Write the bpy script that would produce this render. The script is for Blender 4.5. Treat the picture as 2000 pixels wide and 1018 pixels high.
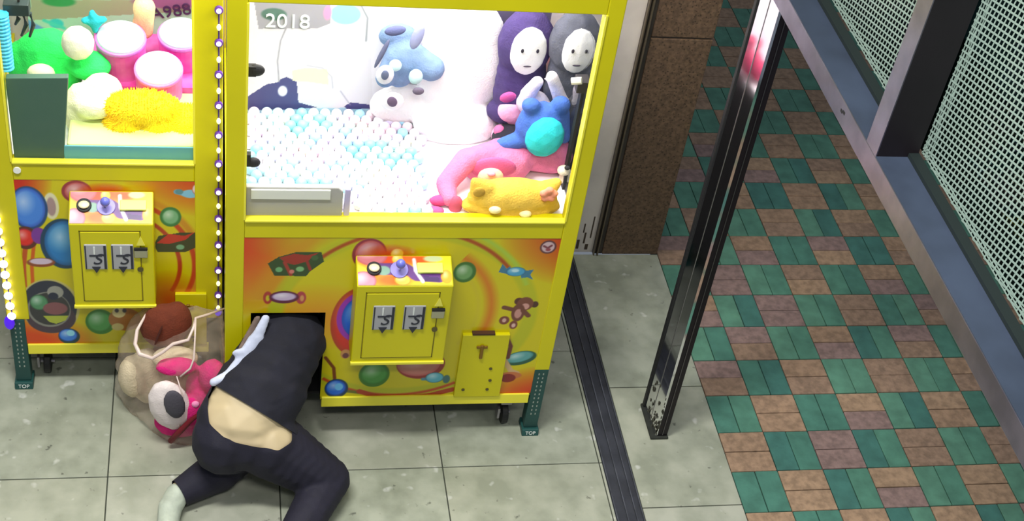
import bpy, bmesh, math, random
import numpy as np
from mathutils import Vector, Matrix
random.seed(7); rng=np.random.default_rng(5)
S=bpy.context.scene
for o in list(bpy.data.objects): bpy.data.objects.remove(o)
C=S.collection
# ------------------------------------------------------------------ camera, light, exposure
R_=Vector([0.979714, -0.15013, 0.132743]); U_=Vector([-0.000268, 0.66141, 0.750024]); F_=Vector([0.200399, 0.734845, -0.647953])
cd=bpy.data.cameras.new('camera'); cam=bpy.data.objects.new('camera',cd); C.objects.link(cam)
M=Matrix((( R_.x,U_.x,-F_.x,-0.033),(R_.y,U_.y,-F_.y,-3.5735),(R_.z,U_.z,-F_.z,4.0136),(0,0,0,1)))
cam.matrix_world=M; cd.sensor_fit='HORIZONTAL'; cd.sensor_width=36; cd.lens=51.06; cd.clip_start=.05; cd.clip_end=60
S.camera=cam
S.view_settings.view_transform='Standard'; S.view_settings.look='None'; S.view_settings.gamma=1; S.view_settings.use_curve_mapping=False
S.view_settings.exposure=0.0
w=bpy.data.worlds.new('world'); S.world=w; w.use_nodes=True
w.node_tree.nodes['Background'].inputs[0].default_value=(.75,.85,1,1); w.node_tree.nodes['Background'].inputs[1].default_value=.22
def area(name,loc,size,power,col=(1,1,1),rot=(0,0,0),sy=None):
    l=bpy.data.lights.new(name,'AREA'); l.energy=power; l.color=col; l.shape='RECTANGLE'; l.size=size; l.size_y=sy or size
    o=bpy.data.objects.new(name,l); C.objects.link(o); o.location=loc; o.rotation_euler=rot; return o
area('shop_ceiling_light',(-.3,-1.0,4.3),1.4,135,(1,1,.95),(0,0,0),.3)
area('shop_ceiling_light',(.2,-3.0,4.3),1.4,62,(1,1,.95),(0,0,0),.3)
area('cabinet_light',(.58,.30,1.93),.9,20,(1,.98,1),(0,0,0),.4)
area('cabinet_light',(.60,.80,1.93),1.0,12,(1,.98,1),(0,0,0),.28)  # added lamp behind the backdrop, brightens what the steel post reflects
area('cabinet_light',(-.37,.60,1.93),.5,9,(1,.98,.95),(0,0,0),.4)
area('street_light',(2.3,-1.6,3.2),.9,24,(1,1,.95),(0,0,0),.9)

# ------------------------------------------------------------------ helpers
def L(c):  # sRGB 0-255 -> linear
    return tuple(((v/255)/12.92 if v/255<=.04045 else ((v/255+.055)/1.055)**2.4) for v in c)
MATS={}
def mat(name,col,rough=.5,metal=0,noise=0,nscale=8,bump=0,bscale=None,emit=0,alpha=1,spec=.5,col2=None,coat=0):
    if name in MATS: return MATS[name]
    m=bpy.data.materials.new(name); m.use_nodes=True; nt=m.node_tree; b=nt.nodes['Principled BSDF']
    c=L(col); b.inputs['Base Color'].default_value=(*c,1); b.inputs['Roughness'].default_value=rough; b.inputs['Metallic'].default_value=metal
    b.inputs['Specular IOR Level'].default_value=spec; b.inputs['Coat Weight'].default_value=coat
    tc=nt.nodes.new('ShaderNodeTexCoord')
    if noise or col2:
        n=nt.nodes.new('ShaderNodeTexNoise'); n.inputs['Scale'].default_value=nscale; n.inputs['Detail'].default_value=6
        nt.links.new(tc.outputs['Object'],n.inputs['Vector'])
        r=nt.nodes.new('ShaderNodeValToRGB'); r.color_ramp.elements[0].position=.35; r.color_ramp.elements[1].position=.65
        if col2: a,z=c,L(col2)
        else: a=tuple(v*(1-noise) for v in c); z=tuple(min(1,v*(1+noise)) for v in c)
        r.color_ramp.elements[0].color=(*a,1); r.color_ramp.elements[1].color=(*z,1)
        nt.links.new(n.outputs['Fac'],r.inputs['Fac']); nt.links.new(r.outputs['Color'],b.inputs['Base Color'])
    if bump:
        n2=nt.nodes.new('ShaderNodeTexNoise'); n2.inputs['Scale'].default_value=bscale or nscale*4; n2.inputs['Detail'].default_value=5
        nt.links.new(tc.outputs['Object'],n2.inputs['Vector'])
        bp=nt.nodes.new('ShaderNodeBump'); bp.inputs['Strength'].default_value=bump; bp.inputs['Distance'].default_value=.004
        nt.links.new(n2.outputs['Fac'],bp.inputs['Height']); nt.links.new(bp.outputs['Normal'],b.inputs['Normal'])
    if emit: b.inputs['Emission Color'].default_value=(*c,1); b.inputs['Emission Strength'].default_value=emit
    b.inputs['Alpha'].default_value=alpha
    MATS[name]=m; return m
def vc_mat(name,rough=.35,coat=0):
    if name in MATS: return MATS[name]
    m=bpy.data.materials.new(name); m.use_nodes=True; nt=m.node_tree; b=nt.nodes['Principled BSDF']
    a=nt.nodes.new('ShaderNodeVertexColor'); a.layer_name='print'; nt.links.new(a.outputs['Color'],b.inputs['Base Color'])
    b.inputs['Roughness'].default_value=rough; b.inputs['Coat Weight'].default_value=coat
    MATS[name]=m; return m
def glass_mat(name,tint=(1,1,1),refl=.9):
    m=bpy.data.materials.new(name); m.use_nodes=True; nt=m.node_tree
    for n in list(nt.nodes): nt.nodes.remove(n)
    o=nt.nodes.new('ShaderNodeOutputMaterial'); t=nt.nodes.new('ShaderNodeBsdfTransparent'); g=nt.nodes.new('ShaderNodeBsdfGlossy')
    t.inputs[0].default_value=(*tint,1); g.inputs['Roughness'].default_value=.02
    f=nt.nodes.new('ShaderNodeFresnel'); f.inputs[0].default_value=1.35; mx=nt.nodes.new('ShaderNodeMixShader')
    ge=nt.nodes.new('ShaderNodeNewGeometry'); iv=nt.nodes.new('ShaderNodeMath'); iv.operation='SUBTRACT'; iv.inputs[0].default_value=1; nt.links.new(ge.outputs['Backfacing'],iv.inputs[1])
    ml=nt.nodes.new('ShaderNodeMath'); ml.operation='MULTIPLY'; nt.links.new(f.outputs[0],ml.inputs[0]); nt.links.new(iv.outputs[0],ml.inputs[1])
    nt.links.new(ml.outputs[0],mx.inputs[0]); nt.links.new(t.outputs[0],mx.inputs[1]); nt.links.new(g.outputs[0],mx.inputs[2]); nt.links.new(mx.outputs[0],o.inputs[0])
    MATS[name]=m; return m
def film_mat(name,col,dens):
    m=bpy.data.materials.new(name); m.use_nodes=True; nt=m.node_tree; b=nt.nodes['Principled BSDF']
    b.inputs['Base Color'].default_value=(*L(col),1); b.inputs['Roughness'].default_value=.25
    lw=nt.nodes.new('ShaderNodeLayerWeight'); lw.inputs[0].default_value=.35
    tc=nt.nodes.new('ShaderNodeTexCoord'); n=nt.nodes.new('ShaderNodeTexNoise'); n.inputs['Scale'].default_value=14; nt.links.new(tc.outputs['Object'],n.inputs['Vector'])
    a=nt.nodes.new('ShaderNodeMath'); a.operation='MULTIPLY_ADD'; a.inputs[1].default_value=.5; a.inputs[2].default_value=dens-.15; nt.links.new(lw.outputs['Facing'],a.inputs[0])
    a2=nt.nodes.new('ShaderNodeMath'); a2.operation='MULTIPLY_ADD'; a2.use_clamp=True; a2.inputs[1].default_value=.3; nt.links.new(n.outputs['Fac'],a2.inputs[0]); nt.links.new(a.outputs[0],a2.inputs[2])
    nt.links.new(a2.outputs[0],b.inputs['Alpha']); MATS[name]=m; return m
OR={}   # object name -> world origin of its thing
def tag(o,label=None,cat=None,group=None,kind=None):
    if label: o['label']=label
    if cat: o['category']=cat
    if group: o['group']=group
    if kind: o['kind']=kind
    return o
def thing(name,label,cat,loc,group=None):
    o=bpy.data.objects.new(name,None); o.empty_display_size=.05; C.objects.link(o); o.location=loc; OR[o.name]=Vector(loc); return tag(o,label,cat,group)
def link(name,me,parent=None,loc=None):
    o=bpy.data.objects.new(name,me); C.objects.link(o)
    if parent:
        org=OR[parent.name]; me.transform(Matrix.Translation(-org)); o.parent=parent
    else:
        vs=[v.co for v in me.vertices]
        if loc is None:
            mn=[min(v[i] for v in vs) for i in range(3)]; mx=[max(v[i] for v in vs) for i in range(3)]
            loc=((mn[0]+mx[0])/2,(mn[1]+mx[1])/2,mn[2])
        org=Vector(loc); me.transform(Matrix.Translation(-org)); o.location=org
    OR[o.name]=org; return o
def obj(name,bm,m,parent=None,smooth=False,bevel=0,loc=None,seg=2):
    me=bpy.data.meshes.new(name); bmesh.ops.recalc_face_normals(bm,faces=bm.faces); bm.to_mesh(me); bm.free()
    me.materials.append(m)
    if smooth:
        for p in me.polygons: p.use_smooth=True
    o=link(name,me,parent,loc)
    if bevel:
        b=o.modifiers.new('bevel','BEVEL'); b.width=bevel; b.segments=seg; b.limit_method='ANGLE'
    return o
def nb(): return bmesh.new()
def box(bm,x0,x1,y0,y1,z0,z1):
    r=bmesh.ops.create_cube(bm,size=1)
    for v in r['verts']: v.co=Vector(((x0+x1)/2+v.co.x*(x1-x0),(y0+y1)/2+v.co.y*(y1-y0),(z0+z1)/2+v.co.z*(z1-z0)))
    return bm
def B(*a): return box(nb(),*a)
def prism(bm,pts,axis,a,b):
    """extrude a 2-D outline along axis (0,1,2) from a to b"""
    def mk(p,t):
        q=list(p); q.insert(axis,t); return bm.verts.new(q)
    A=[mk(p,a) for p in pts]; Bv=[mk(p,b) for p in pts]; n=len(pts)
    bm.faces.new(A); bm.faces.new(Bv[::-1])
    for i in range(n): bm.faces.new((A[i],Bv[i],Bv[(i+1)%n],A[(i+1)%n]))
    return bm
def cyl(bm,p0,p1,r0,r1=None,n=20):
    r1=r0 if r1 is None else r1; p0=Vector(p0); p1=Vector(p1); d=p1-p0
    r=bmesh.ops.create_cone(bm,cap_ends=True,segments=n,radius1=r0,radius2=r1,depth=d.length)
    mt=Matrix.Translation((p0+p1)/2)@d.to_track_quat('Z','Y').to_matrix().to_4x4()
    bmesh.ops.transform(bm,matrix=mt,verts=r['verts']); return bm
def ell(bm,c,s,n=16,rot=None):
    r=bmesh.ops.create_uvsphere(bm,u_segments=n,v_segments=max(6,n//2+2),radius=1)
    mt=Matrix.Translation(c)@(rot.to_matrix().to_4x4() if rot else Matrix())@Matrix.Diagonal((*s,1)); bmesh.ops.transform(bm,matrix=mt,verts=r['verts']); return bm
def tube(bm,pts,r,n=8):
    pts=[Vector(p) for p in pts]; rings=[]
    for i,p in enumerate(pts):
        d=(pts[min(i+1,len(pts)-1)]-pts[max(i-1,0)]).normalized(); q=d.to_track_quat('Z','Y')
        rr=r[i] if isinstance(r,(list,tuple)) else r
        rings.append([bm.verts.new(p+q@Vector((rr*math.cos(t*2*math.pi/n),rr*math.sin(t*2*math.pi/n),0))) for t in range(n)])
    for a,b in zip(rings,rings[1:]):
        for i in range(n): bm.faces.new((a[i],a[(i+1)%n],b[(i+1)%n],b[i]))
    bm.faces.new(rings[0][::-1]); bm.faces.new(rings[-1]); return bm
from mathutils import Euler
_b=bmesh.new(); bmesh.ops.create_icosphere(_b,subdivisions=2,radius=1); _b.verts.ensure_lookup_table()
SPH_V=np.array([v.co[:] for v in _b.verts]); SPH_F=np.array([[v.index for v in f.verts] for f in _b.faces]); _b.free()
def blob_mesh(parts,voxel=.008,smooth=6,noise=0,nsc=20):
    """parts: ('e',centre,size[,euler]) ellipsoids or ('c',p0,r0,p1,r1[,squash]) tapered limbs, fused into one skin"""
    vs=[];fs=[];nv=0
    def put(c,sz,rot=None):
        nonlocal nv
        q=SPH_V*np.array(sz)
        if rot is not None: q=q@np.array(Euler(rot).to_matrix()).T
        vs.append(q+np.array(c)); fs.append(SPH_F+nv); nv+=len(SPH_V)
    for p in parts:
        if p[0]=='e': put(p[1],p[2],p[3] if len(p)>3 else None)
        else:
            p0,r0,p1,r1=Vector(p[1]),p[2],Vector(p[3]),p[4]; sq=p[5] if len(p)>5 else (1,1,1)
            n=max(3,int((p1-p0).length/(min(r0,r1)*.4)))
            for i in range(n+1):
                t=i/n; r=r0*(1-t)+r1*t; put(p0.lerp(p1,t),(r*sq[0],r*sq[1],r*sq[2]))
    me=bpy.data.meshes.new('tmp'); me.from_pydata(np.concatenate(vs).tolist(),[],np.concatenate(fs).tolist()); o=bpy.data.objects.new('tmp',me); C.objects.link(o)
    m=o.modifiers.new('r','REMESH'); m.mode='VOXEL'; m.voxel_size=voxel
    if smooth: s=o.modifiers.new('s','SMOOTH'); s.iterations=smooth; s.factor=.5
    bpy.context.view_layer.update(); dg=bpy.context.evaluated_depsgraph_get()
    me2=bpy.data.meshes.new_from_object(o.evaluated_get(dg)); bpy.data.objects.remove(o)
    for p in me2.polygons: p.use_smooth=True
    return me2
def blob(name,parts,m,parent=None,voxel=.008,smooth=6,cuts=(),loc=None,thick=0):
    me=blob_mesh(parts,voxel,smooth); me.name=name
    if cuts:
        bm=nb(); bm.from_mesh(me)
        for co,no in cuts:   # keeps the side away from no
            bmesh.ops.bisect_plane(bm,geom=bm.verts[:]+bm.edges[:]+bm.faces[:],plane_co=co,plane_no=no,clear_outer=True)
        bm.to_mesh(me); bm.free()
    me.materials.clear(); me.materials.append(m)
    for p in me.polygons: p.use_smooth=True
    o=link(name,me,parent,loc)
    if thick: s=o.modifiers.new('t','SOLIDIFY'); s.thickness=thick; s.offset=1
    return o
def grid_print(name,x0,x1,z0,z1,y,step,shapes,base,m,parent,holes=(),frame=None,vdir=None):
    """a flat printed sheet: fine grid carrying the artwork as a colour attribute"""
    nx=int((x1-x0)/step)+1; nz=int((z1-z0)/step)+1
    xs=np.linspace(x0,x1,nx); zs=np.linspace(z0,z1,nz); X,Z=np.meshgrid(xs,zs)
    col=base(X,Z)
    for s in shapes: paint(col,X,Z,s,step)
    n=X.size; co=np.zeros((n,3)); 
    if vdir is None: co[:,0]=X.ravel(); co[:,1]=y; co[:,2]=Z.ravel()
    else:
        o0,du,dv=[np.array(v) for v in vdir]; co=o0+X.reshape(-1,1)*du+Z.reshape(-1,1)*dv
    idx=np.arange(n).reshape(nz,nx); q=np.stack([idx[:-1,:-1],idx[:-1,1:],idx[1:,1:],idx[1:,:-1]],-1).reshape(-1,4)
    if holes:
        cx=(X[:-1,:-1]+step/2).ravel(); cz=(Z[:-1,:-1]+step/2).ravel(); k=np.ones(len(cx),bool)
        for hx0,hx1,hz0,hz1 in holes: k&=~((cx>hx0)&(cx<hx1)&(cz>hz0)&(cz<hz1))
        q=q[k]
    me=bpy.data.meshes.new(name); me.vertices.add(n); me.vertices.foreach_set('co',co.ravel().astype(np.float32))
    me.loops.add(len(q)*4); me.loops.foreach_set('vertex_index',q.ravel().astype(np.int32))
    me.polygons.add(len(q)); me.polygons.foreach_set('loop_start',np.arange(0,len(q)*4,4,dtype=np.int32)); me.update(calc_edges=True)
    a=me.color_attributes.new('print','FLOAT_COLOR','POINT'); lin=np.where(col<=.04045,col/12.92,((np.clip(col,0,1)+.055)/1.055)**2.4)
    a.data.foreach_set('color',np.concatenate([lin.reshape(-1,3),np.ones((n,1))],1).ravel().astype(np.float32))
    me.materials.append(m); return link(name,me,parent)
def paint(col,X,Z,s,step):
    k=s[0]
    if k=='e':      # ('e',(cx,cz,rx,rz),colour[,rim[,rotation]]) glossy printed ball
        (cx,cz,rx,rz),c=s[1],np.array(s[2])/255.; rim=s[3] if len(s)>3 else None; rot=s[4] if len(s)>4 else 0
        dx,dz=X-cx,Z-cz; a=math.cos(rot)*dx+math.sin(rot)*dz; b=-math.sin(rot)*dx+math.cos(rot)*dz
        d=np.sqrt((a/rx)**2+(b/rz)**2); al=np.clip((1-d)*min(rx,rz)/(step*1.5)+.5,0,1)[...,None]
        cc=np.broadcast_to(c,col.shape).copy()
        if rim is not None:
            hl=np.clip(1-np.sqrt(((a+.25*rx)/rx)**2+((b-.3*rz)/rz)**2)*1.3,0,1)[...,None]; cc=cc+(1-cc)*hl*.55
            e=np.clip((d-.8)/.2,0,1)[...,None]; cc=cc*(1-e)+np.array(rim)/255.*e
        col[:]=col*(1-al)+cc*al
    elif k=='p':
        pts=s[1]; ins=np.zeros(X.shape,bool); n=len(pts)
        for i in range(n):
            (xa,za),(xb,zb)=pts[i],pts[(i+1)%n]
            if abs(za-zb)<1e-9: continue
            cnd=((za>Z)!=(zb>Z))&(X<(xb-xa)*(Z-za)/(zb-za)+xa); ins^=cnd
        col[ins]=np.array(s[2])/255.
    elif k=='l':    # polyline with width
        pts,wd,c=s[1],s[2],np.array(s[3])/255.; dm=np.full(X.shape,9.)
        for (xa,za),(xb,zb) in zip(pts,pts[1:]):
            vx,vz=xb-xa,zb-za; t=np.clip(((X-xa)*vx+(Z-za)*vz)/(vx*vx+vz*vz+1e-12),0,1); dm=np.minimum(dm,np.hypot(X-xa-t*vx,Z-za-t*vz))
        al=np.clip((wd/2-dm)/(step*1.5)+.5,0,1)[...,None]; col[:]=col*(1-al)+c*al
    elif k=='r':    # ring ('r',(cx,cz,rx,rz),inner fraction,colour,a0,a1,softness)
        (cx,cz,rx,rz),fi,c=s[1],s[2],np.array(s[3])/255.; a0,a1=(s[4],s[5]) if len(s)>5 else (-400,400); sf=s[6] if len(s)>6 else .01
        d=np.sqrt(((X-cx)/rx)**2+((Z-cz)/rz)**2); an=np.degrees(np.arctan2((Z-cz)/rz,(X-cx)/rx))
        al=np.clip((1-d)/sf,0,1)*np.clip((d-fi)/sf,0,1)*((an>=a0)&(an<=a1)); al=al[...,None]; col[:]=col*(1-al)+c*al
    elif k=='g':    # soft colour glow ('g',(cx,cz,rx,rz),colour,strength)
        (cx,cz,rx,rz),c,st=s[1],np.array(s[2])/255.,s[3]; d=np.sqrt(((X-cx)/rx)**2+((Z-cz)/rz)**2); al=(np.clip(1-d,0,1)**.8*st)[...,None]; al=np.clip(al,0,1); col[:]=col*(1-al)+c*al
def text_obj(name,txt,size,m,parent,loc,rot,depth=.0006,shear=0):
    cu=bpy.data.curves.new(name,'FONT'); cu.body=txt; cu.size=size; cu.extrude=depth; cu.align_x='CENTER'; cu.align_y='CENTER'; cu.shear=shear
    t=bpy.data.objects.new('tmp',cu); C.objects.link(t); bpy.context.view_layer.update()
    me=bpy.data.meshes.new_from_object(t.evaluated_get(bpy.context.evaluated_depsgraph_get())); bpy.data.objects.remove(t)
    me.transform(Matrix.Translation(loc)@Euler(rot).to_matrix().to_4x4()); me.materials.clear(); me.materials.append(m); me.name=name
    return link(name,me,parent)

# ------------------------------------------------------------------ materials
YEL=mat('yellow_paint',(208,198,0),.38,noise=.05,nscale=3)
YEL2=mat('yellow_trim',(236,226,60),.35)
STEEL=mat('polished_steel',(225,225,230),.07,1)
BEAM=mat('brushed_aluminium',(128,122,138),.33,.8,noise=.15,nscale=14)
DKFR=mat('dark_bronze_frame',(42,34,40),.5,.2,noise=.12,nscale=5)
LEDGE=mat('grey_blue_ledge',(58,68,88),.6,0,noise=.2,nscale=6)
RUB=mat('black_rubber',(22,22,24),.6)
GRN=mat('dark_green_plastic',(28,72,68),.5,noise=.15)
DKIN=mat('dark_inside',(16,16,18),.8)
WHT=mat('white_lining',(250,246,250),.5)
CLEAR=glass_mat('clear_glass')
GREY=mat('light_grey_wall',(206,198,188),.6,noise=.1,nscale=5,bump=.1)

# ------------------------------------------------------------------ floor of large stone tiles
fm=[]
for i,c in enumerate([((142,146,128),(158,160,142)),((136,141,124),(156,160,143)),((150,153,136),(163,164,148))]):
    m=mat('floor_stone_%d'%i,tuple(v+6 for v in c[0]),.42,col2=tuple(v+16 for v in c[1]),nscale=9,bump=.15,bscale=60)
    nt=m.node_tree; b=nt.nodes['Principled BSDF']; src=b.inputs['Base Color'].links[0].from_socket
    tc=nt.nodes.new('ShaderNodeTexCoord'); mp=nt.nodes.new('ShaderNodeVectorMath'); mp.operation='ADD'; nt.links.new(tc.outputs['Object'],mp.inputs[0]); oi=nt.nodes.new('ShaderNodeObjectInfo'); nt.links.new(oi.outputs['Location'],mp.inputs[1])
    v=nt.nodes.new('ShaderNodeTexNoise'); v.inputs['Scale'].default_value=26; v.inputs['Detail'].default_value=3; nt.links.new(mp.outputs[0],v.inputs['Vector'])
    r=nt.nodes.new('ShaderNodeValToRGB'); r.color_ramp.elements[0].position=.27; r.color_ramp.elements[1].position=.33; r.color_ramp.elements[0].color=(.22,.22,.22,1); nt.links.new(v.outputs['Fac'],r.inputs[0])
    v2=nt.nodes.new('ShaderNodeTexNoise'); v2.inputs['Scale'].default_value=15; nt.links.new(mp.outputs[0],v2.inputs['Vector'])
    r2=nt.nodes.new('ShaderNodeValToRGB'); r2.color_ramp.elements[0].position=.66; r2.color_ramp.elements[1].position=.74; r2.color_ramp.elements[1].color=(.62,.62,.6,1); r2.color_ramp.elements[0].color=(0,0,0,1); nt.links.new(v2.outputs['Fac'],r2.inputs[0])
    mx=nt.nodes.new('ShaderNodeMix'); mx.data_type='RGBA'; mx.blend_type='MULTIPLY'; mx.inputs[0].default_value=.75; nt.links.new(src,mx.inputs[6]); nt.links.new(r.outputs[0],mx.inputs[7])
    m2=nt.nodes.new('ShaderNodeMix'); m2.data_type='RGBA'; m2.blend_type='SCREEN'; m2.inputs[0].default_value=.55; nt.links.new(mx.outputs[2],m2.inputs[6]); nt.links.new(r2.outputs[0],m2.inputs[7])
    nt.links.new(m2.outputs[2],b.inputs['Base Color']); fm.append(m)
T=.587; J0x,J0y=-.397,-.157; g=.0022
FL=tag(obj('floor',B(-1.75,1.377,-2.5,1.05,-.06,-.006),mat('dark_grout',(70,74,64),.9)),kind='structure')
for ix in range(-3,4):
    for iy in range(-5,3):
        x0=J0x+T*ix; x1=min(x0+T,1.377); y0=max(J0y+T*iy,-2.5); y1=min(J0y+T*iy+T,1.05)
        if x0>1.37 or x1<-1.6: continue
        obj('floor_tile',B(x0+g,x1-g,y0+g,y1-g,-.006,0),fm[(ix*2+iy)%3],FL,bevel=.001)
# sliding door track
TR=tag(obj('trim_1',B(1.377,1.4825,-2.5,1.03,-.05,-.006),mat('track_metal',(70,72,80),.5,.5,noise=.25,nscale=9)),kind='structure')
for x in (1.379,1.418,1.452,1.4765): obj('track_rib',B(x,x+.004,-2.5,1.0,-.006,0),mat('track_rib_metal',(84,86,94),.5,.3,noise=.3,nscale=12),TR)
# stone sill
SL=tag(obj('trim_2',B(1.4825,1.8635,-2.5,1.02,-.06,-.004),MATS['dark_grout']),kind='structure')
for y0,y1,k in ((-2.5,-1.55,1),(-1.55,-.966,0),(-.966,-.376,2),(-.376,.224,0),(.224,1.02,1)): obj('stone_slab',B(1.4835,1.8625,y0+.002,y1-.002,-.004,.001),fm[k],SL,bevel=.003)
# pavement of green and pink blocks
GT=[mat('green_block_%d'%i,c,.75,noise=.16,nscale=16,bump=.35,bscale=70) for i,c in enumerate([(78,128,108),(70,120,104),(86,134,112),(62,112,102)])]
PT=[]
for i,c in enumerate([(152,124,100),(144,118,98),(158,130,104),(136,112,106)]):
    PT.append(mat('pink_block_%d'%i,c,.8,noise=.22,nscale=38,bump=.6,bscale=90))
SW=tag(obj('pavement',B(1.8635,4.1,-2.5,3.7,-.07,-.009),mat('dark_joint',(38,44,42),.95)),kind='structure')
cells=[]
for i in range(12):
    for j in range(-14,19): cells.append((i,j))
cells.sort(key=lambda c:((1.86+.183*c[0]-1.9)**2+(.95-.195*c[1]-.0)**2))
bshare={}
nbk=0; rest={0:nb(),1:nb()}
for i,j in cells:
    x0=1.8645+.1829*i; y1=.952-.1952*(j-1); y0=y1-.1952
    if y0<-2.48 or y1>3.65: continue
    green=(i+j)%2==1; hs=[]
    if green: hs=[(x0,x0+.0914,y0,y1),(x0+.0914,x0+.1829,y0,y1)]
    else: hs=[(x0,x0+.1829,y0,y0+.0976),(x0,x0+.1829,y0+.0976,y1)]
    for h in hs:
        gg=.0018; dz=random.uniform(-.0015,.0008); q=(h[0]+gg,h[1]-gg,h[2]+gg,h[3]-gg,-.009,dz)
        if nbk<300:
            nbk+=1; obj('brick',B(*q),random.choice(GT if green else PT),SW,bevel=.0015,seg=1)
        else: box(rest[0 if green else 1],*q)
obj('green_bricks',rest[0],GT[0],SW)['kind']='stuff'; obj('pink_bricks',rest[1],PT[0],SW)['kind']='stuff'
# back wall, jamb and granite pillar
tag(obj('wall_back',B(-1.75,1.571,1.035,1.12,0,3.0),GREY),kind='structure')
jb=tag(obj('trim_3',B(1.571,1.612,1.025,1.12,0,3.0),mat('dark_jamb',(52,46,40),.5,noise=.3,nscale=10)),kind='structure')
obj('jamb_rib',B(1.586,1.592,1.008,1.025,0,3.0),mat('jamb_rib',(98,88,72),.4,.4),jb); obj('jamb_rib',B(1.571,1.576,1.01,1.025,0,3),MATS['jamb_rib'],jb)
GRA=mat('brown_granite',(92,72,54),.55,noise=.3,nscale=70,bump=.3,bscale=120)
nt=GRA.node_tree; b=nt.nodes['Principled BSDF']; src=b.inputs['Base Color'].links[0].from_socket; tc=nt.nodes['Texture Coordinate']
v=nt.nodes.new('ShaderNodeTexVoronoi'); v.inputs['Scale'].default_value=75; nt.links.new(tc.outputs['Object'],v.inputs[0])
r=nt.nodes.new('ShaderNodeValToRGB'); r.color_ramp.elements[0].color=(.25,.22,.2,1); r.color_ramp.elements[1].color=(1,1,1,1); r.color_ramp.elements[0].position=.18; r.color_ramp.elements[1].position=.32; nt.links.new(v.outputs['Distance'],r.inputs[0])
mx=nt.nodes.new('ShaderNodeMix'); mx.data_type='RGBA'; mx.blend_type='MULTIPLY'; mx.inputs[0].default_value=.8; nt.links.new(src,mx.inputs[6]); nt.links.new(r.outputs[0],mx.inputs[7]); nt.links.new(mx.outputs[2],b.inputs['Base Color'])
PL=tag(obj('pillar',B(1.616,1.856,1.026,1.22,0,3.0),MATS['dark_jamb']),kind='structure')
for z0,z1 in ((0.001,1.104),(1.112,2.2),(2.208,3.0)): obj('granite_block',B(1.612,1.862,1.019,1.24,z0,z1),GRA,PL,bevel=.003)

# ------------------------------------------------------------------ transom window over the doorway
W1=tag(obj('window_1',B(1.55,1.64,-2.6,.95,1.955,2.018),BEAM,bevel=.002),kind='structure')
obj('ledge',B(1.5505,1.665,-2.6,.95,2.018,2.021),LEDGE,W1)
obj('frame_strip',B(1.634,1.662,-2.6,.95,2.0215,2.033),mat('dark_green_gasket',(28,38,38),.6),W1)
def mull(y0,y1):
    o=obj('mullion',B(1.553,1.66,y0,y1,2.021,3.05),DKFR,W1); f=obj('mullion_face',B(1.55,1.553,y0,y1,2.019,3.05),BEAM,o)
mull(-.928,-.862); mull(-2.5,-2.434); mull(.705,.771)
obj('top_rail',B(1.55,1.66,-2.6,.95,3.05,3.12),DKFR,W1)
obj('glass_pane',B(1.672,1.677,-2.6,.95,2.033,3.05),glass_mat('gap_darkening_glass',(.10,.17,.16)),W1)  # dark tint added behind the mesh so its gaps look darker
WIRE=mat('pale_mesh_wire',(150,170,160),.5)
def mesh_panel(y0,y1,z0=2.035,z1=3.04,pitch=.0160):
    bm=nb()
    def clip(p,d):
        t0,t1=-9,9
        for a in (0,1):
            lo,hi=((y0,y1),(z0,z1))[a]
            if abs(d[a])<1e-9: continue
            u,v=sorted(((lo-p[a])/d[a],(hi-p[a])/d[a])); t0=max(t0,u); t1=min(t1,v)
        return t0,t1
    for fam,(ang,pt) in enumerate(((166,pitch),(98,pitch))):
        a=math.radians(ang); d=(math.cos(a),math.sin(a)); nrm=(-d[1],d[0]); c=((y0+y1)/2,(z0+z1)/2); n=int(1.5/pt)
        for k in range(-n,n+1):
            p=(c[0]+nrm[0]*k*pt,c[1]+nrm[1]*k*pt); t0,t1=clip(p,d)
            if t1-t0<.004: continue
            r=.0022; x=1.667+fam*.0012
            q=[bm.verts.new((x+sx,p[0]+d[0]*t+nrm[0]*s,p[1]+d[1]*t+nrm[1]*s)) for t in (t0,t1) for sx,s in ((0,-r),(.001,-r),(.001,r),(0,r))]
            for f in ((0,1,2,3),(7,6,5,4),(0,4,5,1),(1,5,6,2),(2,6,7,3),(3,7,4,0)): bm.faces.new([q[i] for i in f])
    for k in range(4): box(bm,1.6665,1.668,y1-.004-k*.011-.003,y1-.004-k*.011,z0,z1)
    for k in range(3): box(bm,1.6665,1.668,y0,y1,z0+.002+k*.010,z0+.005+k*.010)
    o=obj('wire_mesh',bm,WIRE,W1); o['kind']='stuff'; return o
mesh_panel(-.862,.705); mesh_panel(-2.434,-.928)
bm=nb(); 
for k,(y,z) in enumerate(((-.70,1.985),(-.715,1.99))): box(bm,1.5492,1.55,y,y+.012,z,z+.008)
obj('scuff_mark',bm,RUB,W1)

# ------------------------------------------------------------------ stainless post under the beam
PO=thing('steel_post','polished stainless steel door post on the stone sill, scratched at its foot','post',(1.6,-.02,0))
obj('post_shell',prism(nb(),[(1.6025,-.045),(1.612,-.045),(1.612,.106),(1.5975,.106),(1.6025,.028),(1.599,.0245)],2,.001,1.954),STEEL,PO)
obj('face_ridge',B(1.5975,1.6015,.0245,.029,.02,1.954),mat('edge_steel',(150,148,150),.3,1),PO,bevel=.001)
obj('guide_channel',B(1.612,1.652,-.043,.10,.001,1.954),mat('dark_channel',(36,30,36),.3,.6),PO,bevel=.002)
obj('channel_lip',B(1.630,1.633,-.046,-.042,.02,1.954),mat('lip_steel',(110,106,110),.35,1),PO)
obj('edge_gasket',B(1.592,1.622,.106,.126,.001,1.954),RUB,PO,bevel=.002)
obj('foot_shoe',B(1.586,1.656,-.053,.128,.001,.012),mat('grimy_foot',(40,42,36),.8,noise=.3,nscale=30),PO,bevel=.003)
bm=nb()
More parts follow.
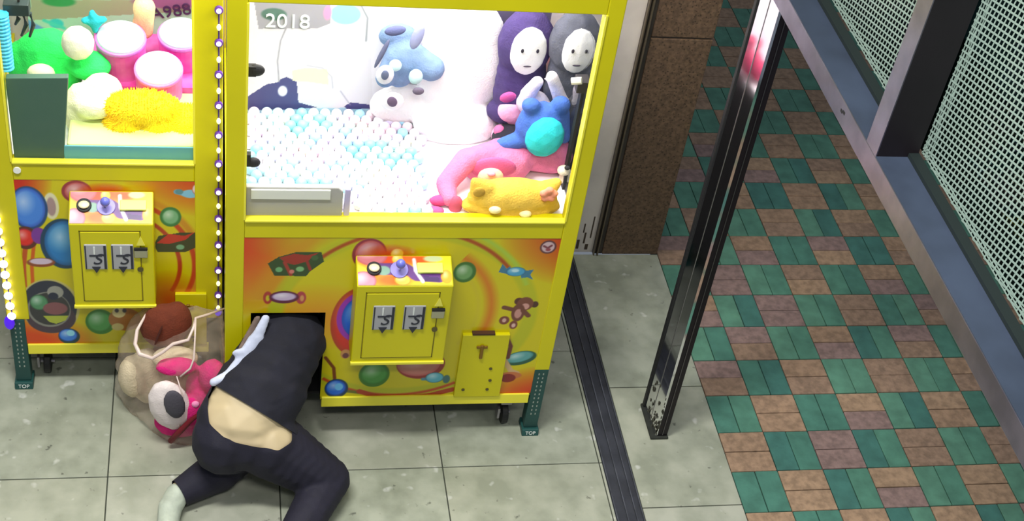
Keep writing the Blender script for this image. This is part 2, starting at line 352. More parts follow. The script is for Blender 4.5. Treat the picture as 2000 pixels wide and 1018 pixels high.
for k in range(26):
    z=.02+abs(random.gauss(0,.10)); y=random.uniform(-.04,.085); r=random.uniform(.004,.012); box(bm,1.5978,1.5992,y-r*.5,y+r*.5,z,z+r*1.6)
    x=random.uniform(1.602,1.611); box(bm,x-r*.2,x+r*.2,-.0465,-.0455,z,z+r*1.4)
s_=obj('scratched_patch',bm,mat('scratch_grime',(74,72,60),.8),PO); s_['kind']='stuff'

# ------------------------------------------------------------------ claw machines
PR=vc_mat('printed_sticker',.3,.2)
def machine(X0,X1,Y0,D,label,wx0,wx1,px0,px1,hatch,leftopen):
    """yellow crane machine with its front at Y0"""
    m=thing('claw_machine',label,'arcade machine',((X0+X1)/2,Y0+D/2,0))
    e=.002
    ss=('L' if not leftopen else ''),'R'
    # outer stiles, each its own piece
    for a,b,zb in ((X0,wx0,.335),(wx1,X1,.335)):
        obj('corner_post',B(a,b,Y0,Y0+.05,zb,2.05),YEL,m,bevel=.003)
        obj('rear_post',B(a,b,Y0+D-.02,Y0+D,.171,2.05),YEL,m,bevel=.003)
    obj('middle_rail',B(wx0,wx1,Y0+.001,Y0+.05,.957,1.028),YEL,m,bevel=.003)
    obj('rail_lip',B(wx0,wx1,Y0-.006,Y0+.02,1.026,1.034),YEL2,m,bevel=.002)
    obj('top_rail',B(wx0,wx1,Y0+.001,Y0+.05,1.824,2.05),YEL,m,bevel=.003)
    for a,b in ((wx0-.004,wx0+.003),(wx1-.003,wx1+.004)): obj('window_trim',B(a,b,Y0-.004,Y0+.012,1.034,1.824),YEL2,m,bevel=.001)
    obj('header_top',B(X0,X1,Y0+.05,Y0+D-.05,1.97,2.05),YEL,m)
    for a,b in ((X0,X0+.012),(X1-.012,X1)):
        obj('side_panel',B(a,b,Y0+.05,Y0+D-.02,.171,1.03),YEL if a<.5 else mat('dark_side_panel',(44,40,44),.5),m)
        obj('side_glass',B(a+.003,a+.008,Y0+.05,Y0+D-.02,1.03,1.97),CLEAR,m)
    obj('back_panel',B(wx0,wx1,Y0+D-.02,Y0+D,.171,1.97),YEL,m)
    obj('base_plate',B(X0+.012,X1-.012,Y0+.06,Y0+D-.02,.171,.182),DKIN,m)
    obj('prize_floor',B(X0+.012,X1-.012,Y0+.05,Y0+D-.02,.97,1.0),WHT,m)
    obj('front_glass',B(wx0,wx1,Y0+.014,Y0+.018,1.03,1.824),CLEAR,m)
    return m
M2=machine(0,1.15,0,1.0,'wide yellow claw machine with a person stuck in its prize hatch','wx0' and .059,1.097,.047,1.103,None,False)
M1=machine(-.745,-.008,.2845,.80,'narrower yellow claw machine set back to the left of the wide one',-.67,-.099,-.696,-.053,None,False)

# margins and bottom rail
obj('panel_margin',B(.059-.001,.0591,.004,.02,.335,.957),YEL,M2)
def brail(m,x0,x1,Y0): obj('bottom_rail',prism(nb(),[(Y0-.008,.172),(Y0-.004,.214),(Y0+.03,.214),(Y0+.03,.172)],0,x0,x1),YEL2,m,bevel=.002)
brail(M2,.338,1.093,0); brail(M1,-.685,-.055,.2845)
brail(M2,.047,.082,0)

def leg(m,x,y,front=True):
    g_=obj('leg',B(x-.026,x+.026,y,y+.05,.03,.334),GRN,m,bevel=.003)
    obj('foot_pad',prism(nb(),[(y-.018,0.0),(y-.012,.028),(y+.055,.028),(y+.06,0.0)],0,x-.032,x+.032),mat('teal_green_pad',(30,78,74),.5),g_,bevel=.003)
    if front:
        bm=nb()
        for k in range(11):
            for s in (-.008,.008): box(bm,x+s-.0022,x+s+.0022,y-.001,y+.001,.10+k*.021,.108+k*.021)
        obj('adjusting_holes',bm,mat('bright_hole',(150,160,150),.5),g_)
        text_obj('lettering','TOP',.02,mat('white_print',(235,240,235),.5),g_,(x,y-.0166,.015),(math.radians(75),0,0))
leg(M2,1.124,.0); leg(M2,.03,.0,False); leg(M2,1.124,.90,False); leg(M2,.03,.90,False)
leg(M1,-.713,.2845); leg(M1,-.036,.2845,False); leg(M1,-.713,1.0,False); leg(M1,-.036,1.0,False)
def caster(m,x,y):
    c=obj('caster_bracket',B(x-.022,x+.022,y-.02,y+.03,.11,.171),mat('zinc_bracket',(150,146,152),.35,.7),m,bevel=.003)
    obj('wheel',cyl(nb(),(x-.012,y+.01,.045),(x+.012,y+.01,.045),.045,n=24),RUB,c,bevel=.004)
    obj('axle_bolt',cyl(nb(),(x-.03,y+.01,.045),(x+.024,y+.01,.045),.007,n=10),MATS['zinc_bracket'],c)
    obj('brake_tab',B(x-.032,x-.024,y-.03,y,.05,.10),MATS['zinc_bracket'],c)
caster(M2,1.03,.06); caster(M1,-.635,.36); caster(M1,-.12,.36); caster(M2,.14,.68)

# ---- printed art, panel of the wide machine
def base2(X,Z):
    c=np.zeros(X.shape+(3,)); c[:]=np.array((208,194,4))/255.
    return c
GIFT=lambda dx,dy:None
art2=[
('g',(.0,1.0,.30,.40),(210,54,8),1.25),('g',(1.18,1.0,.30,.26),(196,60,20),1.3),('g',(1.16,.12,.30,.24),(214,50,10),1.6),('g',(.30,.60,.24,.16),(226,120,20),.7),
('g',(.30,.95,.25,.1),(170,190,20),.5),
('r',(0.6016,0.6037,0.4704,0.4024),.86,(186,186,20),-400,400,.03),
('r',(0.6016,0.6037,0.421,0.397),.945,(168,74,14),35,140,.02),('r',(0.5976,0.6085,0.4152,0.4018),.95,(190,66,20),-130,-58,.02),
('r',(0.6016,0.6037,0.4484,0.4347),.93,(170,196,60),20,90,.03),
('r',(0.6171,0.6276,0.3134,0.3313),.80,(210,120,14),-40,55,.1),('r',(0.6171,0.6276,0.2486,0.2611),.9,(206,190,30),-40,70,.05),
('r',(0.6016,0.6037,0.5401,0.5167),.8,(206,140,20),100,170,.12),
# red and blue ball left of the box
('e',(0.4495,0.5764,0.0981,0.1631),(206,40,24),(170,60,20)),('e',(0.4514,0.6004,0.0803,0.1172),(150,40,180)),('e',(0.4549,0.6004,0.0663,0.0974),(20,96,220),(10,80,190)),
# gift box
('p',[(0.1349,0.8469),(0.1702,0.8757),(0.2237,0.8956),(0.306,0.8957),(0.3162,0.8558),(0.2732,0.8132),(0.2608,0.7907),(0.1577,0.7932)],(48,72,34)),
('p',[(0.1703,0.8713),(0.219,0.889),(0.2603,0.8824),(0.2962,0.8935),(0.2614,0.8558),(0.2207,0.8402),(0.1956,0.8491)],(156,44,32)),
('l',[(0.189,0.8514),(0.2106,0.7976)],.012,(160,50,40)),('l',[(0.2614,0.8558),(0.2729,0.82)],.010,(150,40,36)),
('e',(0.1718,0.8201,0.0116,0.0112),(110,170,110)),('e',(0.2396,0.8223,0.0133,0.0112),(126,180,120)),('e',(0.2134,0.8111,0.0083,0.009),(210,120,110)),('e',(0.2856,0.8714,0.0116,0.0111),(60,96,50)),
# wrapped candy
('e',(0.1385,0.6951,0.0151,0.0279),(170,50,44)),('e',(0.1385,0.6928,0.0067,0.0139),(200,186,30)),('e',(0.2478,0.6944,0.0169,0.028),(176,60,70)),('e',(0.2512,0.692,0.0068,0.014),(210,150,90)),
('e',(0.1921,0.6971,0.0488,0.0279),(96,30,60)),('e',(0.192,0.6994,0.0404,0.0186),(206,184,214),(150,120,170)),
# balls
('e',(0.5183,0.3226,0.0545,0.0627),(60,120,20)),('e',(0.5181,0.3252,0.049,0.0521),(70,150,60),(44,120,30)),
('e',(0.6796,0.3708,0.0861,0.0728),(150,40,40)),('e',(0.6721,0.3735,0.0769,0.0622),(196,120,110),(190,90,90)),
('l',[(0.694,0.2952),(0.7826,0.2958)],.014,(80,140,160)),('e',(0.7357,0.3021,0.0333,0.0264),(90,180,200),(50,110,130)),('e',(0.7792,0.2932,0.013,0.0212),(60,110,110)),
('l',[(0.3431,0.4104),(0.3741,0.3591),(0.3811,0.2947)],.012,(120,60,16)),('l',[(0.422,0.2415),(0.4681,0.2324)],.014,(110,110,30)),
('e',(0.3887,0.2554,0.0417,0.0475),(16,56,90)),('e',(0.3867,0.2581,0.0362,0.0395),(40,110,220),(20,60,150)),('e',(0.3973,0.2631,0.0145,0.0184),(110,190,240)),
('l',[(0.4714,0.2376),(0.5431,0.2065),(0.6361,0.1986),(0.7278,0.2122),(0.8072,0.2396)],.022,(176,52,12)),
('e',(0.7878,0.8077,0.0384,0.0464),(60,110,40)),('e',(0.786,0.8078,0.0314,0.0371),(110,160,96),(50,110,50)),
('e',(0.4629,0.8871,0.0571,0.0674),(140,40,60)),('e',(0.4644,0.8893,0.0487,0.056),(190,100,110),(190,80,80)),
('g',(0.5271,0.8827,0.1016,0.0495),(214,80,10),1.2),('e',(0.5535,0.8895,0.022,0.0246),(240,190,50),(220,130,20)),
# blue candy
('p',[(0.9032,0.8075),(0.9124,0.8444),(0.9292,0.8237),(0.9399,0.8352),(0.9441,0.7912),(0.9287,0.8005)],(60,120,150)),('p',[(0.9782,0.8259),(0.9975,0.8143),(1.0233,0.8189),(1.0143,0.7957),(1.0284,0.7722),(1.0053,0.784),(0.9847,0.7794)],(60,120,150)),
('e',(0.9628,0.8097,0.0336,0.0209),(70,160,200),(40,100,140)),('e',(0.9604,0.8144,0.0124,0.007),(190,225,235)),
# small brown teddy
('e',(0.9924,0.6725,0.0162,0.0169),(84,40,30)),('e',(1.0505,0.6576,0.0127,0.0146),(74,40,30)),('e',(1.0158,0.6603,0.029,0.0316),(120,66,50)),('e',(1.0175,0.6481,0.0145,0.0146),(206,150,140)),
('e',(0.9962,0.6191,0.0236,0.0418),(112,60,48)),('e',(0.9969,0.6142,0.0127,0.0221),(196,140,130)),('l',[(0.9761,0.6339),(0.9441,0.6439)],.018,(110,60,46)),('l',[(1.013,0.6287),(1.0347,0.6041)],.018,(110,60,46)),
('e',(0.9522,0.5828,0.0182,0.0198),(120,60,50)),('e',(0.9522,0.5828,0.0073,0.0099),(214,170,160)),('e',(0.9879,0.5602,0.0146,0.0199),(120,60,50)),('e',(0.9883,0.5577,0.0073,0.0099),(220,180,170)),
# leaf, leg and mound by the coin door
('e',(1.0347,0.3948,0.0601,0.0339),(30,84,64),None,.28),('e',(1.0303,0.4001,0.0525,0.026),(90,160,160),(60,130,130),.28),
('l',[(0.9722,0.5005),(0.9931,0.4546),(0.9895,0.3983)],.015,(110,50,40)),('l',[(0.9804,0.3829),(1.0099,0.3301),(1.034,0.3191)],.020,(206,170,120)),
('e',(1.0112,0.3064,0.0416,0.0186),(196,110,60)),('e',(1.0035,0.2933,0.0284,0.0213),(130,24,24)),
# round emblem
('e',(1.0576,0.9197,0.0281,0.0295),(96,56,60)),('e',(1.0576,0.9197,0.0219,0.0227),(206,176,180)),('l',[(1.0429,0.9242),(1.0566,0.9152),(1.0689,0.9266)],.008,(120,60,70)),('e',(1.0594,0.9084,0.0088,0.0068),(150,70,80)),
('e',(0.4112,0.4267,0.0177,0.0227),(200,140,80)),('e',(0.4117,0.4192,0.0107,0.0126),(110,56,60)),
]
PA=grid_print('front_print',.047,1.103,.214,.957,.003,.0022,art2,base2,PR,M2,holes=[(.084,.334,.17,.627)])
# thin backing with the hatch cut out, hatch lining
bm=nb(); box(bm,.059,.084,.0045,.02,.2,.957); box(bm,.334,1.097,.0045,.02,.2,.957); box(bm,.084,.334,.0045,.02,.627,.957)
obj('front_panel',bm,YEL,M2)
bm=nb(); box(bm,.078,.084,.02,.30,.185,.633); box(bm,.334,.34,.02,.30,.185,.633); box(bm,.078,.34,.02,.30,.627,.633)
obj('hatch_lining',bm,DKIN,M2)
obj('hatch_flap',prism(nb(),[(.03,.62),(.24,.50),(.243,.505),(.033,.626)],0,.09,.33),mat('hatch_flap',(60,56,58),.5),M2)
# ---- printed art, panel of the narrow machine
base1=lambda X,Z:base2(X,Z)
art1=[
('g',(-.72,.96,.17,.2),(200,30,10),1.5),('g',(-.02,1.0,.32,.2),(206,60,10),1.3),('g',(-.72,.2,.3,.17),(214,70,10),1.5),('g',(-.06,.2,.2,.3),(190,100,20),1.0),
('r',(-0.3857,0.5856,0.3268,0.3437),.88,(200,140,20),-60,70,.04),('r',(-0.3857,0.5856,0.2955,0.3079),.92,(190,66,14),-30,60,.02),('r',(-0.3857,0.5856,0.2435,0.2524),.92,(176,60,20),-30,60,.02),
('l',[(-0.6553,0.6777),(-0.6693,0.5858),(-0.6736,0.4917)],.016,(190,80,16)),('l',[(-0.629,0.6778),(-0.6428,0.5858),(-0.646,0.5011)],.012,(206,90,10)),
# plain coloured balls at upper left
('e',(-0.5611,0.8473,0.0243,0.0571),(226,220,180)),('e',(-0.5613,0.8451,0.0146,0.0395),(170,140,140)),
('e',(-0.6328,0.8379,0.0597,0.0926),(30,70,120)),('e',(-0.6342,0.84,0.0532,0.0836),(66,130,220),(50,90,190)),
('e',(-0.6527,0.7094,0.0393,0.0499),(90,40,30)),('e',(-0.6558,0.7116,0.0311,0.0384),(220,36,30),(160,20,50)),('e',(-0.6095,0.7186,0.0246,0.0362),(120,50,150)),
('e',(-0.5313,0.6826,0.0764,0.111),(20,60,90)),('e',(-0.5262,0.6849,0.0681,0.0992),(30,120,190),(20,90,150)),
('e',(-0.6118,0.5997,0.0467,0.0209),(140,70,40)),('e',(-0.6114,0.6044,0.0366,0.0139),(210,190,210)),
# white and blue paper bird candy
('l',[(-0.1576,0.9127),(-0.1246,0.9022),(-0.0796,0.9006)],.020,(110,170,200)),('e',(-0.1129,0.9046,0.03,0.0175),(130,190,220)),('e',(-0.1493,0.9129,0.0133,0.0109),(90,140,150)),('e',(-0.0861,0.9245,0.0216,0.0262),(236,210,210),(180,80,70)),('e',(-0.0927,0.9266,0.005,0.0065),(50,30,30)),
('e',(-0.1795,0.8043,0.0353,0.0428),(60,120,60)),('e',(-0.1795,0.8043,0.0285,0.0337),(120,176,130),(60,130,70)),
('p',[(-0.2381,0.679),(-0.2201,0.7204),(-0.152,0.7344),(-0.0942,0.7347),(-0.0808,0.7026),(-0.0947,0.6701),(-0.1328,0.6467),(-0.2253,0.6465)],(62,66,28)),
('p',[(-0.2276,0.6882),(-0.186,0.7297),(-0.1352,0.7208),(-0.101,0.737),(-0.1321,0.7024),(-0.1869,0.6838)],(190,50,26)),('e',(-0.1496,0.67,0.0137,0.0116),(120,170,130)),
('e',(-0.4765,0.9088,0.0485,0.0476),(150,50,60)),('e',(-0.4748,0.9088,0.0404,0.0389),(196,110,110),(190,80,80)),('g',(-0.3876,0.9056,0.098,0.0435),(214,80,10),1.3),
('e',(-0.3997,0.8903,0.0212,0.0239),(240,190,50),(220,130,20)),
# round dark badge
('e',(-0.5962,0.3946,0.0996,0.1294),(196,184,110)),('e',(-0.5979,0.3946,0.091,0.1218),(40,44,62)),('e',(-0.5965,0.3403,0.083,0.0752),(70,54,66)),
('e',(-0.6006,0.3799,0.0722,0.0844),(130,130,120)),('e',(-0.5988,0.3823,0.067,0.0769),(52,52,54)),
('e',(-0.6323,0.4144,0.0307,0.0367),(80,140,96),(50,90,60)),('e',(-0.5744,0.4624,0.0272,0.029),(150,150,140)),('e',(-0.5825,0.4432,0.017,0.017),(30,36,60)),
('e',(-0.5797,0.3846,0.0412,0.0296),(130,80,84)),('p',[(-0.6234,0.3505),(-0.5372,0.3496),(-0.549,0.3273),(-0.5813,0.3102),(-0.6048,0.3205)],(170,180,60)),
('e',(-0.5417,0.2491,0.0368,0.0383),(20,60,70)),('e',(-0.5449,0.2542,0.0315,0.0306),(60,130,220),(30,70,170)),('e',(-0.5355,0.2643,0.014,0.0152),(150,220,240)),
('e',(-0.431,0.3185,0.0509,0.0607),(60,130,40)),('e',(-0.4344,0.321,0.0438,0.0531),(80,160,80),(50,120,40)),
('e',(-0.3462,0.3301,0.0564,0.0557),(170,110,50)),('e',(-0.366,0.3628,0.0228,0.025),(226,210,150)),('e',(-0.3726,0.3729,0.007,0.0099),(60,50,60)),('e',(-0.3463,0.3726,0.007,0.01),(60,50,60)),('e',(-0.3724,0.2926,0.0212,0.0178),(206,190,120)),
('g',(-0.1922,0.416,0.124,0.1513),(190,80,20),1.0),
]
grid_print('front_print',-.692,-.053,.214,.957,.2875,.0022,art1,base1,PR,M1)
obj('front_panel',B(-.69,-.055,.289,.305,.2,.957),YEL,M1)

# ---- control boxes
def control_box(m,x0,x1,yf,y0,z0,zf,zb):
    b_=obj('control_box',prism(nb(),[(yf,z0),(yf,zf),(y0,zb),(y0,z0)],0,x0,x1),YEL,m,bevel=.004)
    dx0,dx1,dz0,dz1=x0+.035,x1-.045,z0+.03,zf-.03
    obj('door_leaf',B(dx0,dx1,yf-.004,yf+.001,dz0,dz1),YEL,b_,bevel=.0015)
    bm=nb()
    for a in ((dx0-.004,dx0-.001,dz0-.004,dz1+.004),(dx1+.001,dx1+.004,dz0-.004,dz1+.004),(dx0-.004,dx1+.004,dz0-.004,dz0-.001),(dx0-.004,dx1+.004,dz1+.001,dz1+.004)):
        box(bm,a[0],a[1],yf-.0012,yf+.001,a[2],a[3])
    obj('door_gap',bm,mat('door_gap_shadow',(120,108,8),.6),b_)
    obj('bottom_lip',B(x0-.002,x1+.002,yf-.007,yf+.004,z0-.004,z0+.008),YEL2,b_,bevel=.002)
    W=x1-x0
    for cx in (x0+W*.30,x0+W*.62):
        pz=zf-.13; o=obj('coin_plate',B(cx-.036,cx+.036,yf-.009,yf-.003,pz-.058,pz+.05),mat('grey_coin_plate',(168,168,172),.5,0),b_,bevel=.003)
        ink=mat('dark_ink',(44,46,58),.6); pale=mat('pale_ink',(226,230,226),.5)
        f=obj('plate_border',B(cx+.026,cx+.034,yf-.0105,yf-.0088,pz-.055,pz+.046),ink,b_); obj('plate_border',B(cx-.034,cx-.030,yf-.0105,yf-.0088,pz-.055,pz+.046),ink,b_)
        text_obj('lettering','1',.05,pale,b_,(cx-.004,yf-.0096,pz+.024),(math.radians(90),0,0))
        text_obj('lettering','S',.066,ink,b_,(cx+.003,yf-.0100,pz-.014),(math.radians(90),0,0),.0006,.3)
        obj('arrow_mark',prism(nb(),[(cx-.014,pz-.045),(cx+.014,pz-.045),(cx,pz-.072)],1,yf-.0115,yf-.009),ink,b_)
        obj('bar_mark',B(cx-.02,cx+.02,yf-.011,yf-.009,pz+.001,pz+.007),ink,b_)
    lx=x1-.042; obj('warning_mark',prism(nb(),[(lx-.014,zf-.085),(lx+.014,zf-.085),(lx,zf-.045)],1,yf-.006,yf-.003),mat('pale_yellow_mark',(236,228,90),.5),b_)
    obj('lock_hasp',B(lx-.022,lx+.022,yf-.012,yf-.003,zf-.135,zf-.103),mat('hasp_metal',(170,168,140),.35,.5),b_,bevel=.003)
    obj('lock_slot',B(lx-.022,lx+.022,yf-.0125,yf-.004,zf-.101,zf-.094),RUB,b_)
    obj('keyhole',cyl(nb(),(lx-.004,yf-.008,zf-.19),(lx-.004,yf-.003,zf-.19),.010,n=14),mat('keyhole_metal',(96,88,50),.4,.4),b_)
    # sloping deck with its sticker; local u along X, v up the slope
    n=Vector((0,y0-yf,zb-zf)); Ls=n.length; n.normalize(); up=Vector((0,-n.z,n.y))
    o0=Vector((x0,yf,zf))+up*.0015
    u=W; v=Ls
    def bd(X,Z): c=np.zeros(X.shape+(3,)); c[:]=np.array((240,226,40))/255.; return c
    sh=[('g',(u*.35,v*.2,u*.3,v*.35),(240,110,10),1.3),('g',(u*.3,v*.95,u*.35,v*.5),(226,70,10),1.6),('g',(u*.65,v*.85,u*.2,v*.25),(226,90,20),1.3),
        ('e',(u*.16,v*1.0,u*.17,v*.34),(200,110,120),(190,80,90)),('e',(u*.07,v*.18,u*.13,v*.3),(214,140,160),(190,90,110)),
        ('l',[(u*.2,v*.55),(u*.5,v*.55),(u*.62,v*.35),(u*.85,v*.3)],.042,(100,50,130)),('e',(u*.28,v*.5,u*.07,v*.15),(130,170,150)),
        ('e',(u*.43,v*.86,u*.06,v*.16),(246,190,60),(240,150,30)),('e',(u*.47,v*.2,u*.085,v*.17),(250,200,80),(240,150,30)),
        ('l',[(u*.60,v*.85),(u*.61,v*.5),(u*.68,v*.15)],.012,(236,230,240)),
        ('p',[(u*.69,v*.32),(u*.86,v*.28),(u*.86,v*.14),(u*.70,v*.14)],(70,40,100)),('e',(u*.93,v*.3,u*.06,v*.22),(244,170,40),(240,150,20)),('e',(u*.8,v*.88,u*.1,v*.1),(200,210,160))]
    grid_print('deck_print',.004,u-.004,.004,v-.004,0,.0025,sh,bd,PR,b_,vdir=(o0,(1,0,0),n))
    def at(a,b,h): return Vector((x0+W*a,yf,zf))+n*(Ls*b)+up*h
    obj('push_button_ring',cyl(nb(),at(.18,.55,.001),at(.18,.55,.010),.024,n=24),RUB,b_,bevel=.002)
    obj('push_button',ell(nb(),at(.18,.55,.012),(.018,.018,.009)),mat('cream_button',(240,236,190),.3),b_,smooth=True)
    obj('joystick_base',cyl(nb(),at(.44,.52,.001),at(.44,.52,.007),.030,n=24),mat('lavender_disc',(150,140,220),.3),b_,bevel=.002)
    obj('joystick_rod',cyl(nb(),at(.44,.52,.006),at(.44,.52,.045),.005,n=10),STEEL,b_)
    obj('joystick_knob',ell(nb(),at(.44,.52,.050),(.016,.016,.016)),mat('blue_violet_knob',(104,110,200),.25),b_,smooth=True)
    nn=n*.016; q=at(.76,.55,.008)
    bm=B(-.042,.042,-.018,.018,-.006,.006); bmesh.ops.transform(bm,matrix=Matrix.Translation(q)@Euler((math.atan2(n.z,n.y),0,0)).to_matrix().to_4x4(),verts=bm.verts)
    obj('display_plate',bm,mat('lime_display',(226,246,110),.3),b_,bevel=.002)
    return b_
control_box(M2,.418,.735,-.10,.002,.485,.838,.884)
control_box(M1,-.500,-.232,.1845,.2865,.490,.855,.915)
# ---- coin-box doors
def coin_door(m,x0,x1,z0,z1,y):
    d=obj('cash_door',B(x0,x1,y-.012,y+.004,z0,z1),YEL,m,bevel=.002)
    cx=(x0+x1)/2; h=z1-z0
    bm=nb(); box(bm,cx-.03,cx+.01,y-.018,y-.011,z1-.062,z1-.050); box(bm,cx-.016,cx-.004,y-.02,y-.011,z1-.11,z1-.045)
    obj('handle',bm,mat('brown_lock',(130,96,20),.4,.3),d,bevel=.003)
    for a,b in ((x1-.05,z1-.165),(x1-.045,z1-.225),(x1-.05,z0+.04),(x0+.03,z0+.04)): 
        if b>z0: obj('screw',cyl(nb(),(a,y-.015,b),(a,y-.011,b),.006,n=10),MATS['keyhole_metal'],d)
coin_door(M2,.812,.980,.214,.525,.0)
obj('door_hood',B(.845,.925,-.014,.004,.527,.534),mat('dark_hood',(70,40,20),.6),M2)
coin_door(M1,-.170,-.062,.215,.462,.2845)

# ------------------------------------------------------------------ inside the wide machine
shapesB=[]
WB=lambda X,Z: np.ones(X.shape+(3,))*np.array((.86,.85,.88))
sb=[
('p',[(0.069,0.9582),(0.796,0.9755),(0.744,1.4629),(0.4688,1.4515),(0.5202,0.9689)],(226,224,232)),
('p',[(0.0548,0.9667),(0.5281,0.987),(0.5309,1.0227),(0.4615,1.0341),(0.0543,1.0148)],(170,205,222)),
('p',[(0.0676,1.0627),(0.1395,1.1225),(0.1826,1.1343),(0.1875,1.1451),(0.208,1.1563),(0.2435,1.1362),(0.252,1.0505),(0.3184,1.0304),(0.2125,1.0167),(0.0682,1.0152)],(66,66,120)),
('p',[(0.411,1.0372),(0.4332,1.0553),(0.5111,1.0465),(0.5086,1.031),(0.4225,1.0243)],(66,60,120)),
('e',(0.1959,1.0964,0.0157,0.0215),(230,232,240)),
('l',[(0.2016,1.3575),(0.183,1.3003),(0.1751,1.218),(0.1826,1.1343)],.004,(140,140,150)),
('l',[(0.4433,1.4505),(0.4688,1.4018),(0.4698,1.3107)],.006,(140,146,150)),
('p',[(0.2245,1.182),(0.2761,1.1963),(0.3461,1.1901),(0.3528,1.1266),(0.2785,1.1372),(0.2294,1.14)],(240,238,190)),
('l',[(0.2757,1.2046),(0.3283,1.1959),(0.3616,1.161),(0.3676,1.1142)],.003,(170,170,180)),('l',[(0.3948,1.1021),(0.4321,1.0444)],.003,(150,150,170)),
('p',[(0.0922,1.4516),(0.3423,1.466),(0.347,1.375),(0.3037,1.3533),(0.1092,1.3459)],(160,158,166)),('e',(0.1582,1.4034,0.0419,0.0237),(84,116,104)),
('e',(0.3945,1.4129,0.0512,0.0399),(150,226,206)),('e',(0.3347,1.4164,0.0136,0.0278),(226,150,190)),
('l',[(0.7658,1.2587),(0.7968,1.2216),(0.7725,1.1951)],.004,(170,170,180)),('l',[(0.7309,1.2847),(0.742,1.2809)],.005,(150,150,160)),('l',[(0.7748,1.1737),(0.8148,1.2221)],.004,(180,180,190)),
('l',[(0.8488,1.0842),(0.8557,1.0556)],.004,(190,190,196)),('l',[(0.8666,1.0892),(0.898,1.0589)],.004,(190,190,196)),
('e',(0.7548,1.015,0.0517,0.0224),(160,240,226)),('e',(0.3215,0.9642,0.0359,0.0156),(190,230,226)),('l',[(0.5729,0.9971),(0.6299,0.9715)],.005,(226,170,190)),
('p',[(0.8837,1.4686),(0.9513,1.4914),(1.3073,1.5063),(1.33,1.3837),(1.3255,0.988),(1.1626,0.9842),(0.9847,1.2448)],(88,80,108)),
]
grid_print('backdrop_print',.059,1.097,1.001,1.86,.62,.003,sb,WB,vc_mat('matt_print',.6),M2)
obj('backdrop_board',B(.059,1.097,.6215,.63,1.0,1.9),WHT,M2)
obj('rear_reflector',B(.059,1.138,.972,.976,1.0,1.95),WHT,M2)  # unseen white board, added for the steel post to mirror
text_obj('lettering','2018',.075,mat('pale_lettering',(226,240,226),.5),M2,((0.2043,1.3775)[0],.617,(0.2043,1.3775)[1]),(math.radians(90),0,0),.002)
CH=obj('prize_chute',prism(nb(),[(.062,1.0),(.366,1.0),(.366,1.125),(.350,1.142),(.062,1.142)],1,.03,.05),mat('grey_chute',(172,170,166),.5),M2,bevel=.004)
obj('chute_strip',B(.078,.325,.024,.03,1.098,1.134),mat('pale_chute_strip',(226,228,218),.5),CH)
obj('chute_corner_post',B(.372,.39,.03,.06,1.0,1.135),mat('lilac_plastic',(190,180,220),.4),M2,bevel=.004)
for z,nm in ((1.52,'black round hinge cap'),(1.20,'')):
    pass
bm=nb(); ell(bm,(.085,.035,1.575),(.026,.012,.020)); box(bm,.059,.085,.025,.045,1.558,1.592)
h1=obj('hinge',bm,RUB,M2,smooth=False); bm=nb(); ell(bm,(.083,.035,1.235),(.022,.012,.018)); box(bm,.059,.075,.025,.045,1.225,1.27); obj('hinge',bm,RUB,M2)
# crane claw high in the cabinet
cl=obj('crane_gantry',B(.059,1.097,.30,.34,1.90,1.93),MATS['zinc_bracket'],M2)
# pastel balls on the prize floor
pal=[(206,240,240),(246,240,250),(250,226,240),(226,220,250),(150,236,236),(250,246,226),(236,240,250),(170,226,250)]
bmats=[mat('pastel_ball_%d'%i,c,.35) for i,c in enumerate(pal)]
proto=[]
for i,m_ in enumerate(bmats):
    bm=nb(); bmesh.ops.create_uvsphere(bm,u_segments=12,v_segments=8,radius=.0195); me=bpy.data.meshes.new('ball'); bm.to_mesh(me); bm.free(); me.materials.append(m_)
    for p in me.polygons: p.use_smooth=True
    proto.append(me)
def in_chute(x,y): return x<.41 and y<.085
nball=0
ys=.065; row=0
while ys<.60:
    xs_=.082+(row%2)*.0195
    while xs_<.86+ .25*(1 if ys>.3 else 0):
        x=xs_+random.uniform(-.002,.002); y=ys+random.uniform(-.002,.002)
        if not in_chute(x,y) and not (x>.66 and y<.42 ) and not(x>.70 and y>.40) and nball<300:
            # colour drifts in patches like the heap in the photograph
            k=math.sin(x*13+1)*math.cos(y*17)+random.uniform(-.7,.7); me=proto[4 if k>.75 else 0 if k>.25 else 2 if k<-.75 else random.choice((1,3,5,6,7))]
            z=1.0195+.0
            o=bpy.data.objects.new('plastic_ball',me); C.objects.link(o); o.location=(x,y,z); tag(o,'small pastel plastic ball lying among many on the prize floor','ball','pastel balls on the prize floor'); nball+=1
        xs_+=.0405
    ys+=.0355; row+=1
# ------------------------------------------------------------------ plush toys
def plush(name,label,parts,col,kids=(),voxel=.007,col2=None,cat='plush toy',noise=.08,group=None):
    m_=mat('plush_%s_%d_%d_%d'%(name,*col),col,.9,noise=noise,nscale=30,bump=.7,bscale=160,col2=col2)
    mn=min((p[1][2]-(p[2][2] if p[0]=='e' else p[2])) for p in parts)
    c=parts[0][1]; t=thing(name,label,cat,(c[0],c[1],mn),group)
    blob('body',parts,m_,t,voxel,5)
    for k in kids:
        nm,pp,cc=k[:3]; km=mat('plush_part_%d_%d_%d'%cc,cc,.85,bump=.4,bscale=160)
        if len(k)>3: o=blob(nm,pp,km,t,voxel*.8,3); o['label']=k[3]
        else:
            bm=nb()
            for q in pp: ell(bm,q[1],q[2],16,Euler(q[3]) if len(q)>3 else None)
            obj(nm,bm,km,t,smooth=True)
    return t
V=lambda a,*d: (a[0]+d[0],a[1]+d[1],a[2]+d[2])
